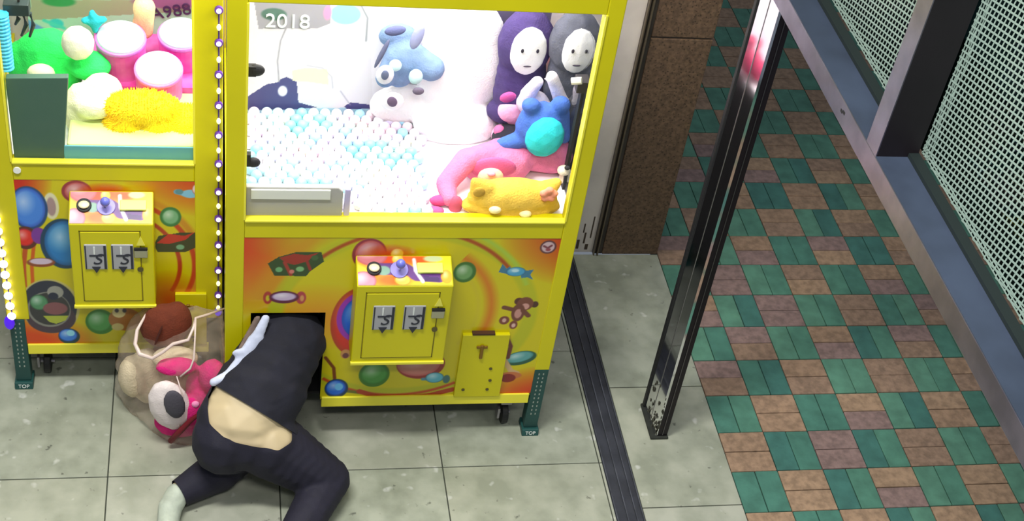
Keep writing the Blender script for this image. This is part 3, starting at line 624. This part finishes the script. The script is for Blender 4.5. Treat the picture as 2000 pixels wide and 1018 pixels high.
# yellow cat cushion against the glass
c=(0.9289,0.12,0.9612)
plush('plush_cat','yellow cat plush with pink flower ear pressed against the glass front',
 [('e',(c[0],.085,1.065),(.160,.058,.062)),('e',(c[0],.090,1.085),(.140,.055,.048)),('e',(c[0],.09,1.03),(.176,.058,.05)),('c',(c[0]-.115,.080,1.10),.034,(c[0]-.140,.075,1.142),.012),('c',(c[0]-.09,.080,1.11),.028,(c[0]-.140,.075,1.142),.012),('c',(c[0]+.11,.085,1.10),.034,(c[0]+.14,.085,1.13),.018)],(232,190,70),
 [('inner_ear',[('e',(c[0]-.122,.052,1.112),(.020,.008,.020),(0,-.35,0))],(190,150,50)),
  ('brow_spot',[('e',(0.8644,0.034,1.0537),(.021,.014,.014))],(250,232,180)),('brow_spot',[('e',(0.9678,0.034,1.0372),(.021,.014,.014))],(250,232,180)),
  ('eye',[('e',(0.8313,0.032,1.0159),(.022,.010,.010))],(50,30,30)),('eye',[('e',(1.01,0.032,1.0062),(.018,.010,.010))],(50,30,30)),
  ('flower',[('e',V((1.0379,0.045,1.1113),dx,0,dz),(.015,.014,.013)) for dx,dz in ((0,.018),(.018,.004),(.011,-.015),(-.011,-.015),(-.018,.004))],(236,150,120),'pink cloth flower')])
# big pink plush lying behind
c=(0.8906,0.27,1.0179)
plush('plush_bear','large pink bear plush with pale muzzle behind the yellow cat',
 [('e',(c[0]+.01,.27,1.06),(.13,.07,.075)),('c',(c[0]+.02,.30,1.09),.05,(c[0]+.22,.33,1.06),.07),('c',(c[0]+.0,.28,1.10),.045,(c[0]-.10,.24,1.10),.04),('c',(c[0]-.10,.24,1.10),.042,(c[0]-.17,.18,1.045),.036),('c',(c[0]-.17,.18,1.045),.036,(c[0]-.165,.12,1.03),.028)],(222,118,160),
 [('hood_rim',[('e',(c[0]-.01,.215,1.085),(.078,.016,.045))],(206,90,144)),
  ('muzzle',[('e',(0.8704,0.195,1.0654),(.044,.022,.034))],(250,204,170)),('nose',[('e',(0.867,0.172,1.0942),(.014,.01,.008))],(226,150,170)),
  ('white_pompom',[('e',(0.7223,0.15,1.0382),(.026,.02,.030))],(250,246,250)),
  ('paw',[('e',(0.6932,0.12,1.0207),(.032,.02,.018))],(206,70,130)),('paw',[('e',(0.6781,0.09,1.0015),(.030,.02,.014))],(206,80,140)),('paw',[('e',(0.7457,0.1,1.0201),(.024,.02,.035))],(196,80,110))])
# blue plush seen from behind
c=(1.04,0.3,1.1891)
plush('plush_turtle','round blue plush with a cyan belly on top of the pink bear',
 [('e',(c[0],.31,c[2]),(.086,.07,.100)),('e',(c[0]-.045,.30,c[2]+.095),(.034,.03,.028)),('e',(c[0]+.058,.31,c[2]+.092),(.036,.03,.036)),('c',(c[0]-.07,.30,c[2]-.05),.032,(c[0]-.125,.29,c[2]-.06),.024),('c',(c[0]+.07,.32,c[2]+.05),.03,(c[0]+.09,.31,c[2]-.04),.024),('c',(c[0]+.02,.31,c[2]-.08),.03,(c[0]+.07,.31,c[2]-.12),.016)],(70,110,196),
 [('belly',[('e',(c[0]+.008,.255,c[2]+.0),(.068,.045,.080),(0,.2,0))],(40,206,216),'cyan belly patch')])
# dark hooded plush toys with plain pale faces
def hooded(label,px_c,rx,rz,col,y):
    c=px_c
    t=plush('plush_ghost',label,[('e',(c[0],y+.04,c[2]),(rx+.035,.07,rz+.035)),('c',(c[0],y+.05,c[2]-rz*.8),rx+.02,(c[0]+.01,y+.05,c[2]-rz*2.1),rx+.035,(1,.6,1)),('e',(c[0]+.01,y+.05,max(1.05,c[2]-rz*2.9)),(rx+.05,.06,.06))],col,
     [('face',[('e',(c[0],y-.012,c[2]),(rx,.022,rz))],(240,240,246),'pale oval face'),('eye',[('e',(c[0]-rx*.4,y-.035,c[2]+rz*.15),(.005,.003,.008))],(40,34,50)),('eye',[('e',(c[0]+rx*.4,y-.034,c[2]+rz*.15),(.005,.003,.008))],(40,34,50)),
      ('mouth',[('e',(c[0],y-.03,c[2]-rz*.5),(.014,.003,.003))],(60,50,70))])
hooded('dark violet plush with plain pale oval face, left of the two',(0.9882,0.44,1.414),.065,.098,(70,54,110),.44)
hooded('dark grey plush with plain pale oval face, beside the right window frame',(1.1381,0.38,1.4586),.056,.090,(84,86,100),.38)
# white rabbit-like plush between them
c=(1.0984,0.4,1.3028); 
plush('plush_rabbit','white plush with long raised arms under the two pale oval faces',[('e',(1.0271,0.41,1.2201),(.06,.035,.05)),('c',(1.0022,0.4,1.2582),.028,(1.0245,0.38,1.3248),.022),('c',(1.1149,0.38,1.2543),.026,(1.0648,0.36,1.3603),.022),('c',(1.1636,0.4,1.2309),.02,(1.165,0.38,1.3082),.016),('c',(1.0676,0.41,1.1891),.05,(1.0915,0.43,1.077),.06)],(250,238,250),
 [('bow',[('e',(0.9367,0.4,1.2458),(.032,.012,.022),(0,-.3,0))],(196,80,150),'magenta cloth bow')])
plush('plush_piglet','pink plush foot with dark magenta sole beside the violet ghost plush',[('e',(0.9819,0.46,1.1511),(.065,.05,.05)),('e',(1.0015,0.46,1.075),(.05,.05,.06)),('e',(0.9579,0.45,1.0481),(.05,.04,.05))],(244,180,214),[('ear',[('e',(0.9296,0.42,1.0918),(.02,.02,.02))],(214,110,160)),('belly',[('e',(1.0217,0.42,1.1441),(.02,.02,.03))],(250,220,236))])
# grey blue plush with a ribbon
c=(0.5988,0.5,1.302)
plush('plush_dog','pale blue grey plush dog with round foot soles leaning on the backdrop',
 [('e',(c[0],.53,c[2]),(.080,.06,.070)),('c',(c[0]+.03,.53,c[2]+.0),.055,(c[0]+.085,.51,c[2]-.02),.048),('c',(c[0]-.04,.53,c[2]-.02),.045,(c[0]-.07,.50,c[2]-.06),.034),('e',(c[0]-.02,.52,c[2]-.06),(.05,.04,.045)),('e',(c[0]-.03,.56,c[2]+.07),(.07,.03,.05))],(120,146,186),
 [('foot_sole',[('e',(0.5199,0.44,1.297),(.030,.012,.038))],(226,226,236)),('sole_pad',[('e',(0.5181,0.426,1.3045),(.013,.005,.019))],(90,100,130)),
  ('foot_sole',[('e',(0.5523,0.44,1.1903),(.040,.014,.036))],(240,232,240)),('sole_pad',[('e',(0.5501,0.424,1.1994),(.017,.006,.021),(0,-.4,0))],(96,78,106)),
  ('muzzle',[('e',(0.6247,0.45,1.2852),(.024,.02,.028))],(190,226,230)),('muzzle',[('e',(0.5539,0.46,1.3212),(.022,.015,.022))],(190,226,230)),
  ('sole_pad',[('e',(0.6352,0.43,1.2414),(.020,.010,.014))],(100,90,110)),
  ('ribbon',[('e',(0.5444,0.47,1.4502),(.036,.012,.018),(0,-.2,0))],(90,96,140)),('ribbon',[('e',(0.6188,0.47,1.4293),(.020,.012,.050),(0,.25,0))],(150,156,196)),('ear',[('e',(0.5048,0.45,1.3726),(.008,.012,.060),(0,.35,0))],(86,90,120))])
# white heap of giant plush body right of the dog
plush('plush_seal','huge white plush filling the middle of the cabinet back',[('e',(0.8031,0.56,1.2579),(.17,.06,.23)),('e',(0.7943,0.52,1.0483),(.16,.08,.09)),('e',(0.8505,0.56,1.3838),(.08,.05,.12)),('e',(0.6154,0.57,1.0848),(.13,.035,.09))],(250,246,250),noise=.02)
t=thing('small_box','small black box with pale loops by the right window frame','box',((1.1375,0.2,1.4421)[0]+.0,.22,1.0))
q=(1.1402,0.2,1.4362); obj('box_body',B(q[0]-.03,q[0]+.012,.2,.25,q[2]-.03,q[2]+.012),mat('black_card',(50,46,50),.5),t,bevel=.002); obj('box_loop',cyl(nb(),(q[0]-.05,.21,q[2]+.01),(q[0]-.02,.2,q[2]+.02),.012,n=12),mat('white_card',(240,240,226),.5),t); obj('box_stand',B(q[0]-.01,q[0],.21,.24,1.0,q[2]-.03),RUB,t)
plush('plush_dumpling','small white round plush low at the right window frame',[('e',(1.1252,0.22,1.0761),(.026,.022,.020)),('c',(1.1481,0.24,1.0342),.02,((1.1481,0.24,1.0342)[0],.24,1.03),.03)],(236,226,206),[('spot',[('e',(1.1297,0.2,1.1026),(.010,.008,.008))],(40,40,44))])
plush('plush_whale','black plush heap behind the blue turtle at the right side',[('e',(1.1911,0.42,1.0866),(.075,.10,.13)),('e',(1.1679,0.4,0.9434),(.09,.1,.12)),('e',(1.0,.40,1.06),(.1,.1,.06))],(30,28,44))

# ------------------------------------------------------------------ inside the narrow machine
DG=mat('dark_green_chute',(62,96,80),.5)
CH1=obj('prize_chute',prism(nb(),[(-.664,1.0),(-.514,1.0),(-.478,1.343),(-.664,1.336)],1,.309,.335),DG,M1,bevel=.003)
obj('prize_ledge',B(-.51,-.099,.31,.316,1.0,1.080),mat('teal_ledge',(92,168,176),.5),M1,bevel=.004)
DP=obj('display_platform',B(-.50,-.099,.318,.62,1.0,1.082),mat('cream_cloth',(214,226,150),.7),M1,bevel=.01)
WH1=lambda X,Z: np.ones(X.shape+(3,))*np.array((.62,.80,.66))
sc=[('g',(-.2,1.75,.5,.5),(206,190,190),1.),('p',[(-0.6556,1.2225),(-0.0682,1.2471),(-0.0684,1.2053),(-0.6621,1.1399)],(150,156,120)),
('e',(-0.5626,1.2203,0.0547,0.0206),(40,140,70)),('e',(-0.1913,1.2316,0.123,0.025),(140,80,120)),('l',[(-0.6959,1.1427),(-0.6309,1.0992)],.03,(90,150,190)),
('e',(-0.5771,1.1306,0.0241,0.0189),(40,190,180)),('l',[(-0.6175,1.1416),(-0.5525,1.1127)],.012,(60,200,170))]
grid_print('backdrop_print',-.67,-.099,1.001,1.86,.95,.004,sc,WH1,MATS['matt_print'],M1)
text_obj('lettering','A988',.066,mat('dark_purple_lettering',(60,24,66),.5),M1,((-0.185,1.1964)[0],.946,(-0.185,1.1964)[1]),(math.radians(90),-.2,0),.002)
# fluffy yellow toy: body plus a coat of short tufts
t=thing('plush_caterpillar','fluffy orange yellow plush lying across the front of the display','plush toy',(-.25,.45,1.09))
fb=[('e',(-0.3232,0.45,1.0729),(.075,.07,.075)),('e',(-0.2162,0.45,1.0691),(.075,.07,.072)),('e',(-0.1248,0.45,1.0712),(.07,.07,.07)),('e',(-.27,.45,1.14),(.13,.07,.05))]
YF=mat('yellow_fur',(255,220,0),.8,col2=(255,236,10),nscale=12)
me=blob_mesh(fb,.009,4); pts=[(v.co.copy(),v.normal.copy()) for v in me.vertices]; me.materials.clear(); me.materials.append(YF); link('body',me,t)
bm=nb()
for co,no in pts:
    if random.random()>.8: continue
    d=(no+Vector((random.uniform(-.5,.5),random.uniform(-.5,.5),random.uniform(-.6,.2)))).normalized(); s=no.orthogonal().normalized()*.003; s2=no.cross(s).normalized()*.003
    a=[bm.verts.new(co+s),bm.verts.new(co-s*.5+s2),bm.verts.new(co-s*.5-s2),bm.verts.new(co+d*random.uniform(.006,.014))]
    bm.faces.new((a[0],a[1],a[3])); bm.faces.new((a[1],a[2],a[3])); bm.faces.new((a[2],a[0],a[3]))
o=obj('fur',bm,mat('orange_fur',(255,204,0),.8,col2=(255,232,20),nscale=9),t); o['kind']='stuff'
# three round tubs with pale lids
def tub(label,c,r,h,tilt):
    t=thing('round_tub',label,'tub',(c[0],c[1],c[2]-h),'pink tubs with pale lids')
    R=Euler((tilt,0,0)).to_matrix().to_4x4()
    def tr(bm): bmesh.ops.transform(bm,matrix=Matrix.Translation(c)@R,verts=bm.verts); return bm
    obj('tub_body',tr(cyl(nb(),(0,0,-h),(0,0,0),r*.96,r,32)),mat('magenta_tub',(214,60,170),.45,col2=(236,120,200),nscale=9),t,bevel=.006)
    obj('rim',tr(cyl(nb(),(0,0,-.004),(0,0,.012),r*1.03,r*1.03,32)),mat('violet_rim',(206,120,214),.4),t,bevel=.005)
    obj('lid',tr(cyl(nb(),(0,0,.008),(0,0,.020),r*.95,r*.93,32)),mat('mint_lid',(190,236,222),.35),t,bevel=.005)
tub('pink tub with oval mint lid, nearest and lowest of the three tubs',(-0.2168,0.58,1.1951),.078,.12,.25)
tub('tub with pale mint lid, left of the three tubs',(-0.343,0.7,1.2335),.082,.16,.2)
tub('tub with pale mint lid at the right frame, topmost of the three tubs',(-0.1463,0.76,1.2183),.078,.18,.2)
# stepped stand under them
bm=nb(); box(bm,-.45,-.10,.62,.95,1.0,1.10); obj('stepped_stand',bm,mat('pink_stand',(200,40,130),.6,col2=(226,110,190),nscale=9),M1)
plush('plush_frog','bright green plush with cream belly above the dark green chute',
 [('e',(-0.5803,0.7,1.1641),(.115,.08,.10)),('e',(-0.4439,0.64,1.1678),(.075,.06,.05)),('e',(-0.6647,0.7,1.1367),(.06,.06,.08)),('e',((-0.5803,0.7,1.1641)[0],.70,1.12),(.12,.09,.12)),('c',((-0.5803,0.7,1.1641)[0],.70,1.15),.09,(-0.5818,0.7,1.1436),.08)],(40,240,100),
 [('belly',[('e',(-0.5968,0.6,1.1614),(.045,.03,.03))],(226,240,190)),('cheek',[('e',(-0.4725,0.6,1.2818),(.055,.05,.062))],(236,240,210),'cream round cheek')])
plush('plush_chick','pale cream yellow plush heap beside the dark green chute',[('e',(-0.4561,0.5,1.0854),(.075,.06,.11)),('e',(-0.3971,0.52,1.145),(.07,.06,.07)),('e',(-.42,.48,1.13),(.08,.07,.05))],(236,240,190))
plush('plush_star','teal blue plush star on the back of the green plush',[('e',(-0.4258,0.72,1.29),(.028,.02,.026)),('e',(-0.4503,0.72,1.293),(.022,.02,.012)),('e',(-0.4007,0.72,1.2989),(.018,.02,.010)),('e',(-0.4256,0.72,1.262),(.012,.02,.018)),('e',(-0.4326,0.72,1.3175),(.012,.02,.018))],(30,180,200))
plush('plush_chick','orange cream plush head above the magenta tubs',[('e',(-0.2763,0.8,1.2392),(.035,.03,.04)),('c',(-0.2687,0.8,1.2087),.03,((-0.2687,0.8,1.2087)[0],.80,1.3),.04)],(246,200,150))
t=thing('ribbed_tube','cyan ribbed tube standing at the left window edge','tube',(-.70+.03,.40,1.0))
bm=nb(); a=(-0.6663,0.36,1.307); b_=(-0.6464,0.36,1.5337); n=18
tube(bm,[(a[0],.36,1.34+(b_[2]-1.34)*k/60) for k in range(61)],[.021+.004*(k%4<2) for k in range(61)],14)
obj('tube_coil',bm,mat('cyan_plastic',(60,190,236),.35),t,smooth=False)
t2=thing('crane_claw','dark crane claw hanging high at the left of the narrow machine','claw',(-.62,.40,1.40))
bm=nb(); q=(-0.6156,0.4,1.5244); box(bm,q[0]-.045,q[0]+.03,.38,.43,q[2]-.01,q[2]+.03); obj('claw_head',bm,mat('claw_dark',(40,56,56),.4,.3),t2,bevel=.003)
for a,e in (((-0.5864,0.4,1.5166),(-0.5933,0.4,1.43)),((-0.6074,0.4,1.5157),(-0.6172,0.4,1.4328)),((-0.6283,0.4,1.5149),(-0.6318,0.4,1.4729))):
    obj('prong',tube(nb(),[a,(a[0]+.008,.4,(a[2]+e[2])/2),e],[.007,.007,.004]),MATS['claw_dark'],t2,smooth=True)
obj('cable',tube(nb(),[(q[0],.40,q[2]+.03),(q[0],.40,1.965)],.004),RUB,t2)

# little label on the narrow machine's rail
obj('lock_plate',cyl(nb(),(-.655,.279,1.0),(-.655,.284,1.0),.012,n=16),mat('white_plastic',(240,240,236),.4),M1)

# ------------------------------------------------------------------ LED strings
def led(label,pts,name='led_string'):
    t=thing(name,label,'light string',pts[-1])
    obj('wire',tube(nb(),[V(p,0,.004,0) for p in pts],.0025,6),mat('violet_wire',(70,40,120),.5),t)
    return t
ys=[22,50,80,108,142,172,200,228,258,284,309,335,361,390,414,440,465,490,514,535,554,578]
pp=[(-0.0148,0.272,1.6281),(-0.0112,0.272,0.4013)]
zt_,zb_=pp[0][2],pp[1][2]
pts=[(-.0215,.272,zt_+(zb_-zt_)*k/21) for k in range(22)]
t=led('string of glowing beads down the joint between the two machines',pts)
for k,p in enumerate(pts):
    if k%2==0:
        obj('bead_holder',cyl(nb(),(p[0],p[1]+.006,p[2]),(p[0],p[1]-.004,p[2]),.013,n=16),mat('purple_holder',(96,50,150),.4),t)
        obj('bulb',ell(nb(),(p[0],p[1]-.006,p[2]),(.008,.006,.008),12),mat('lit_bulb',(250,236,255),.3,emit=3.0),t,smooth=True)
    else: obj('bulb',ell(nb(),(p[0],p[1]-.004,p[2]),(.007,.006,.011),12),mat('lit_bulb_warm',(250,250,170),.3,emit=1.6),t,smooth=True)
obj('end_cap',ell(nb(),(pts[-1][0],pts[-1][1],pts[-1][2]-.022),(.013,.01,.020),12),mat('violet_lit',(70,20,200),.4,emit=.9),t,smooth=True)
a=(-0.7343,0.272,0.7993); b_=(-0.7237,0.272,0.3634)
pts=[tuple(a[i]+(b_[i]-a[i])*k/9 for i in range(3)) for k in range(10)]
t=led('string of bright white beads along the left edge of the narrow machine',pts)
for p in pts: obj('bulb',ell(nb(),(p[0]-.002,p[1],p[2]),(.015,.010,.016),10),MATS['lit_bulb'],t,smooth=True)
obj('end_cap',ell(nb(),(b_[0]-.012,b_[1],b_[2]-.03),(.018,.012,.032),12),MATS['violet_lit'],t,smooth=True)

# ------------------------------------------------------------------ bag of toys on the floor
BG=thing('plastic_bag','translucent plastic bag of plush toys slumped on the floor between the machines','bag',(-.17,.10,0))
bm=nb()
for p in [(-.388,.225,.003),(-.36,.262,.003),(-.30,.10,.003),(-.192,-.012,.003),(-.09,-.03,.003),(-.012,.06,.003),(-.012,.262,.003),
  (-0.3748,0.2,0.2225),(-0.3601,0.24,0.2849),(-0.3109,0.25,0.395),(-0.2435,0.25,0.4338),(-0.0113,0.25,0.4145),(0.0022,0.06,0.3815),(-0.0239,-0.04,0.2694),(-0.2468,0.03,0.0558),(-0.3303,0.13,0.0574),(-0.1875,0.02,0.3504),(-0.0841,0.02,0.3982),(-0.2928,0.1,0.3467),(-0.1212,-0.03,0.0775)]: bm.verts.new(p)
bmesh.ops.convex_hull(bm,input=bm.verts); bmesh.ops.delete(bm,geom=[v for v in bm.verts if not v.link_faces],context='VERTS')
bmesh.ops.triangulate(bm,faces=bm.faces)
for _ in range(4): bmesh.ops.subdivide_edges(bm,edges=[e for e in bm.edges if e.calc_length()>.035],cuts=1,use_grid_fill=False); bmesh.ops.triangulate(bm,faces=bm.faces)
bm.normal_update()
for v in bm.verts:
    c=v.co; v.co=c+v.normal*(.004*math.sin(c.x*70+c.z*50)+.003*math.sin(c.z*95-c.x*60)+.002*math.sin(c.y*150)); v.co.z=max(v.co.z,.002); v.co.y=min(v.co.y,.268)
obj('bag_film',bm,film_mat('bag_film',(226,206,186),.06),BG,smooth=True)
RM=mat('film_edge',(244,222,214),.3,alpha=.8)
obj('bag_rim',tube(nb(),[(-0.242,0.22,0.457),(-0.2678,0.17,0.4606),(-0.294,0.12,0.4382),(-0.3009,0.09,0.4014),(-0.2851,0.06,0.3816),(-0.2422,0.045,0.376),(-0.2072,0.04,0.4101),(-0.1728,0.05,0.4389),(-0.1217,0.06,0.4479),(-0.1045,0.08,0.4866),(-0.098,0.12,0.4918),(-0.0588,0.17,0.4609),(-0.0009,0.22,0.4427)],[.003,.004,.006,.007,.008,.007,.006,.006,.006,.005,.005,.005,.003],8),RM,BG,smooth=True)
obj('bag_crease',tube(nb(),[(-0.0979,0.11,0.5014),(-0.0993,0.05,0.4671),(-0.1028,0.01,0.4087),(-0.115,0,0.3693),(-0.1496,-0.005,0.3351)],[.004,.003,.004,.004,.003],8),RM,BG,smooth=True)
obj('bag_crease',tube(nb(),[(-0.1617,0,0.3327),(-0.1432,-0.03,0.2748),(-0.1424,-0.04,0.1925),(-0.1558,-0.04,0.1166)],[.002,.003,.003,.002],8),RM,BG,smooth=True)
sub=thing  # alias
def bagtoy(name,label,parts,col,kids,voxel=.008): return plush(name,label,parts,col,kids,voxel)
q=(-0.2029,0.15,0.4203)
bagtoy('plush_bear','round dark brown plush filling the bag mouth',[('e',(q[0],.17,q[2]-.01),(.088,.055,.10),(0,.3,0)),('e',(q[0]+.04,.18,q[2]+.0),(.055,.05,.09)),('e',(q[0]+.01,.19,.22),(.07,.055,.10))],(112,48,26),[('seam',[('e',(q[0]-.02,.112,q[2]),(.004,.006,.05),(0,.3,0))],(80,30,18))])
q=(-0.1892,0.07,0.3197)
bagtoy('plush_pillow','cream plush under the brown one inside the bag',[('e',(q[0]+.02,.10,q[2]),(.085,.045,.045)),('e',(q[0]-.08,.17,.16),(.07,.05,.14)),('e',(-0.3143,0.15,0.1815),(.058,.055,.10)),('e',(q[0],.16,.12),(.10,.06,.11))],(222,204,172),[('seam',[('e',(q[0]+.05,.053,q[2]+.025),(.030,.01,.006))],(90,84,78))])
q=(-0.0679,0.05,0.2145)
bagtoy('plush_bear','bright magenta plush with white oval muzzle and grey nose in the bag',[('e',(q[0],.07,q[2]),(.07,.055,.08)),('e',(q[0]-.01,.045,.12),(.085,.06,.11)),('e',(-.15,.025,.08),(.10,.05,.075)),('e',(-0.1627,0.05,0.3294),(.075,.04,.03)),('e',(-0.0413,0.04,0.2888),(.05,.05,.075)),('e',(-0.1066,0,0.164),(.06,.04,.08))],(226,30,126),
 [('muzzle',[('e',(-0.1863,-0.012,0.2002),(.074,.040,.125),(0,-.2,0))],(244,230,228),'white oval muzzle'),('nose',[('e',(-0.1691,-0.05,0.2455),(.038,.016,.074),(0,-.12,0))],(84,80,90),'grey oval nose'),
  ('curl',[('e',(-0.0989,-0.025,0.2168),(.014,.01,.014))],(244,150,196))])
tag(obj('cord',tube(nb(),[(-0.1871,-0.035,0.0396),(-0.1524,-0.045,0.1033),(-0.1166,-0.05,0.1607),(-0.0673,-0.06,0.2275),(-0.0256,-0.07,0.2731)],[.010,.011,.009,.006,.004],10),mat('dark_red_cord',(120,10,30),.6),smooth=True),'dark red cord lying over the bag of plush toys','cord')

# ------------------------------------------------------------------ the person
SK=mat('skin',(204,184,146),.5,noise=.04,nscale=10); SH=mat('navy_shirt_cloth',(25,25,38),.85,noise=.15,nscale=20,bump=.2,bscale=200); PTS=mat('navy_trouser_cloth',(27,25,42),.8,noise=.12,nscale=14,bump=.2,bscale=200)
PE=thing('person','person in navy shirt and trousers kneeling head first in the prize hatch','person',(.08,-.24,0))
torso=[('e',(.068,-.215,.275),(.168,.125,.125)),('e',(-.005,-.235,.265),(.10,.11,.118)),('e',(.145,-.24,.255),(.10,.11,.11)),
 ('c',(.062,-.195,.318),.125,(.118,-.12,.385),.125,(1.22,1,.98)),('c',(.118,-.12,.385),.125,(.207,.02,.478),.114,(1.14,1,1.02)),('c',(.205,.02,.475),.112,(.21,.19,.49),.105,(1,1,.95))]
legs=[('c',(.15,-.235,.235),.112,(.348,-.28,.095),.074),('c',(.348,-.28,.092),.072,(.27,-.43,.075),.062),('c',(.27,-.43,.075),.062,(.17,-.60,.052),.042),
 ('c',(.01,-.21,.225),.105,(.055,-.13,.10),.08),('c',(.055,-.13,.10),.078,(-.02,-.215,.085),.068),('c',(-.02,-.215,.085),.066,(-.15,-.29,.060),.042)]
def grow(ps,d):
    out=[]
    for p in ps:
        if p[0]=='e': out.append(('e',p[1],tuple(v+d for v in p[2]))+tuple(p[3:]))
        else: out.append(('c',p[1],p[2]+d,p[3],p[4]+d)+tuple(p[5:]))
    return out
head=[('c',(.21,.19,.50),.055,(.21,.27,.51),.050),('e',(.21,.36,.50),(.075,.095,.085)),('e',(.21,.40,.43),(.014,.02,.02)),('e',(.137,.36,.50),(.012,.018,.028)),('e',(.283,.36,.50),(.012,.018,.028))]
arms=[]
for s in (-1,1):
    sx=.21+s*.085; arms+=[('c',(sx,.20,.49),.055,(sx+s*.01,.36,.36),.042),('c',(sx+s*.01,.36,.36),.040,(sx-s*.01,.55,.34),.026),('e',(sx-s*.01,.60,.34),(.038,.045,.014))]
    for k,(dx,ln) in enumerate(((-.027,.055),(-.009,.068),(.010,.062),(.027,.046))): arms.append(('c',(sx-s*.01+dx,.635,.342),.0085,(sx-s*.01+dx*1.15,.635+ln,.325),.007))
    arms.append(('c',(sx-s*.01-s*.03,.585,.338),.010,(sx-s*.01-s*.058,.625,.325),.008))
feet=[('c',(.17,-.60,.052),.040,(.14,-.65,.045),.036),('c',(.14,-.65,.05),.036,(.07,-.80,.035),.028),('c',(-.15,-.29,.06),.038,(-.18,-.335,.05),.034),('c',(-.18,-.335,.048),.034,(-.192,-.47,.036),.028)]
blob('body',torso+legs+head+arms+feet,SK,PE,.0065,8)
Wp=(Vector((-.085,-.19,.410)),Vector((.04,-.34,.340)),Vector((.225,-.28,.322))); wn=(Wp[1]-Wp[0]).cross(Wp[2]-Wp[0]).normalized()
if wn.z<0: wn=-wn
def capcut(a,b): return (a,(Vector(b)-Vector(a)).normalized())
blob('trousers',grow(torso[:4]+legs,.009),PTS,PE,.0065,6,cuts=[(Wp[1],wn),((-.152,-.292,.06),Vector((-.85,-.5,-.1))),((.175,-.595,.05),Vector((-.55,-.83,0)))])
Hp=(Vector((-.02,-.15,.43)),Vector((.13,-.265,.415)),Vector((.228,-.275,.335))); hn=(Hp[1]-Hp[0]).cross(Hp[2]-Hp[0]).normalized()
if hn.dot(Vector((.38,.63,.66)))>0: hn=-hn
blob('shirt',grow(torso,.011),SH,PE,.0065,6,cuts=[(Hp[1],hn),((0,.28,0),Vector((0,1,0)))])
blob('hair',[('e',(.21,.35,.525),(.085,.10,.080)),('e',(.21,.33,.49),(.08,.08,.07))],mat('black_hair',(18,15,15),.6),PE,.008,3,cuts=[((0,.40,.47),Vector((0,.7,-.7)))])
blob('undershirt',[('c',(0.1329,-0.02,0.6229),.016,(0.1016,-0.05,0.5525),.024,(1,.5,1)),('c',(0.1016,-0.05,0.5525),.030,(0.0648,-0.085,0.4963),.032,(1,.45,1)),('c',(0.0648,-0.085,0.4963),.030,(0.0143,-0.12,0.4574),.022,(1,.5,1)),('e',(0.0511,-0.08,0.5205),(.03,.012,.02)),('c',(0.0143,-0.12,0.4574),.019,(-0.0376,-0.14,0.445),.015)],mat('pale_blue_cloth',(206,212,236),.7,noise=.12,nscale=22,bump=.5,bscale=60),PE,.006,3)['label']='pale blue white cloth edge along the side'
SHO=mat('pale_canvas_shoe',(186,194,178),.6,noise=.12,nscale=26,bump=.4,bscale=60)
blob('shoe',[('c',(-.158,-.297,.06),.043,(-.182,-.345,.050),.042,(1,1,1)),('c',(-.182,-.345,.045),.042,(-.195,-.49,.036),.034)],SHO,PE,.006,4,cuts=[((0,0,.001),Vector((0,0,-1)))])
blob('shoe',[('c',(.15,-.63,.05),.042,(.07,-.80,.038),.034)],SHO,PE,.006,4,cuts=[((0,0,.001),Vector((0,0,-1)))])

blob('side_cloth',[('c',(0.1063,-0.012,0.6156),.013,(0.0717,-0.04,0.5335),.019,(1,.5,1)),('c',(0.0717,-0.04,0.5335),.018,(0.0315,-0.07,0.472),.012,(1,.5,1))],mat('taupe_cloth',(128,108,98),.7,noise=.25,nscale=24,bump=.5,bscale=60),PE,.006,3)['label']='taupe fold beside the pale cloth'

plush('plush_bunny','pink plush in the rear right corner of the wide machine',[('e',(1.09,.90,1.06),(.035,.045,.055)),('e',(1.06,.86,1.04),(.05,.05,.04)),('e',(1.09,.92,1.13),(.028,.03,.03))],(222,60,110))

# grime at the foot of the wall strip
GR=mat('wall_grime',(74,62,50),.9)
for k,(x,z,w_,h_) in enumerate(((1.50,.02,.012,.05),(1.525,.05,.008,.06),(1.54,.015,.014,.03),(1.515,.11,.006,.05),(1.55,.08,.006,.12))):
    o=obj('grime_patch',B(x-w_/2,x+w_/2,1.033,1.0352,z,z+h_),GR,bpy.data.objects['wall_back'],bevel=.001)
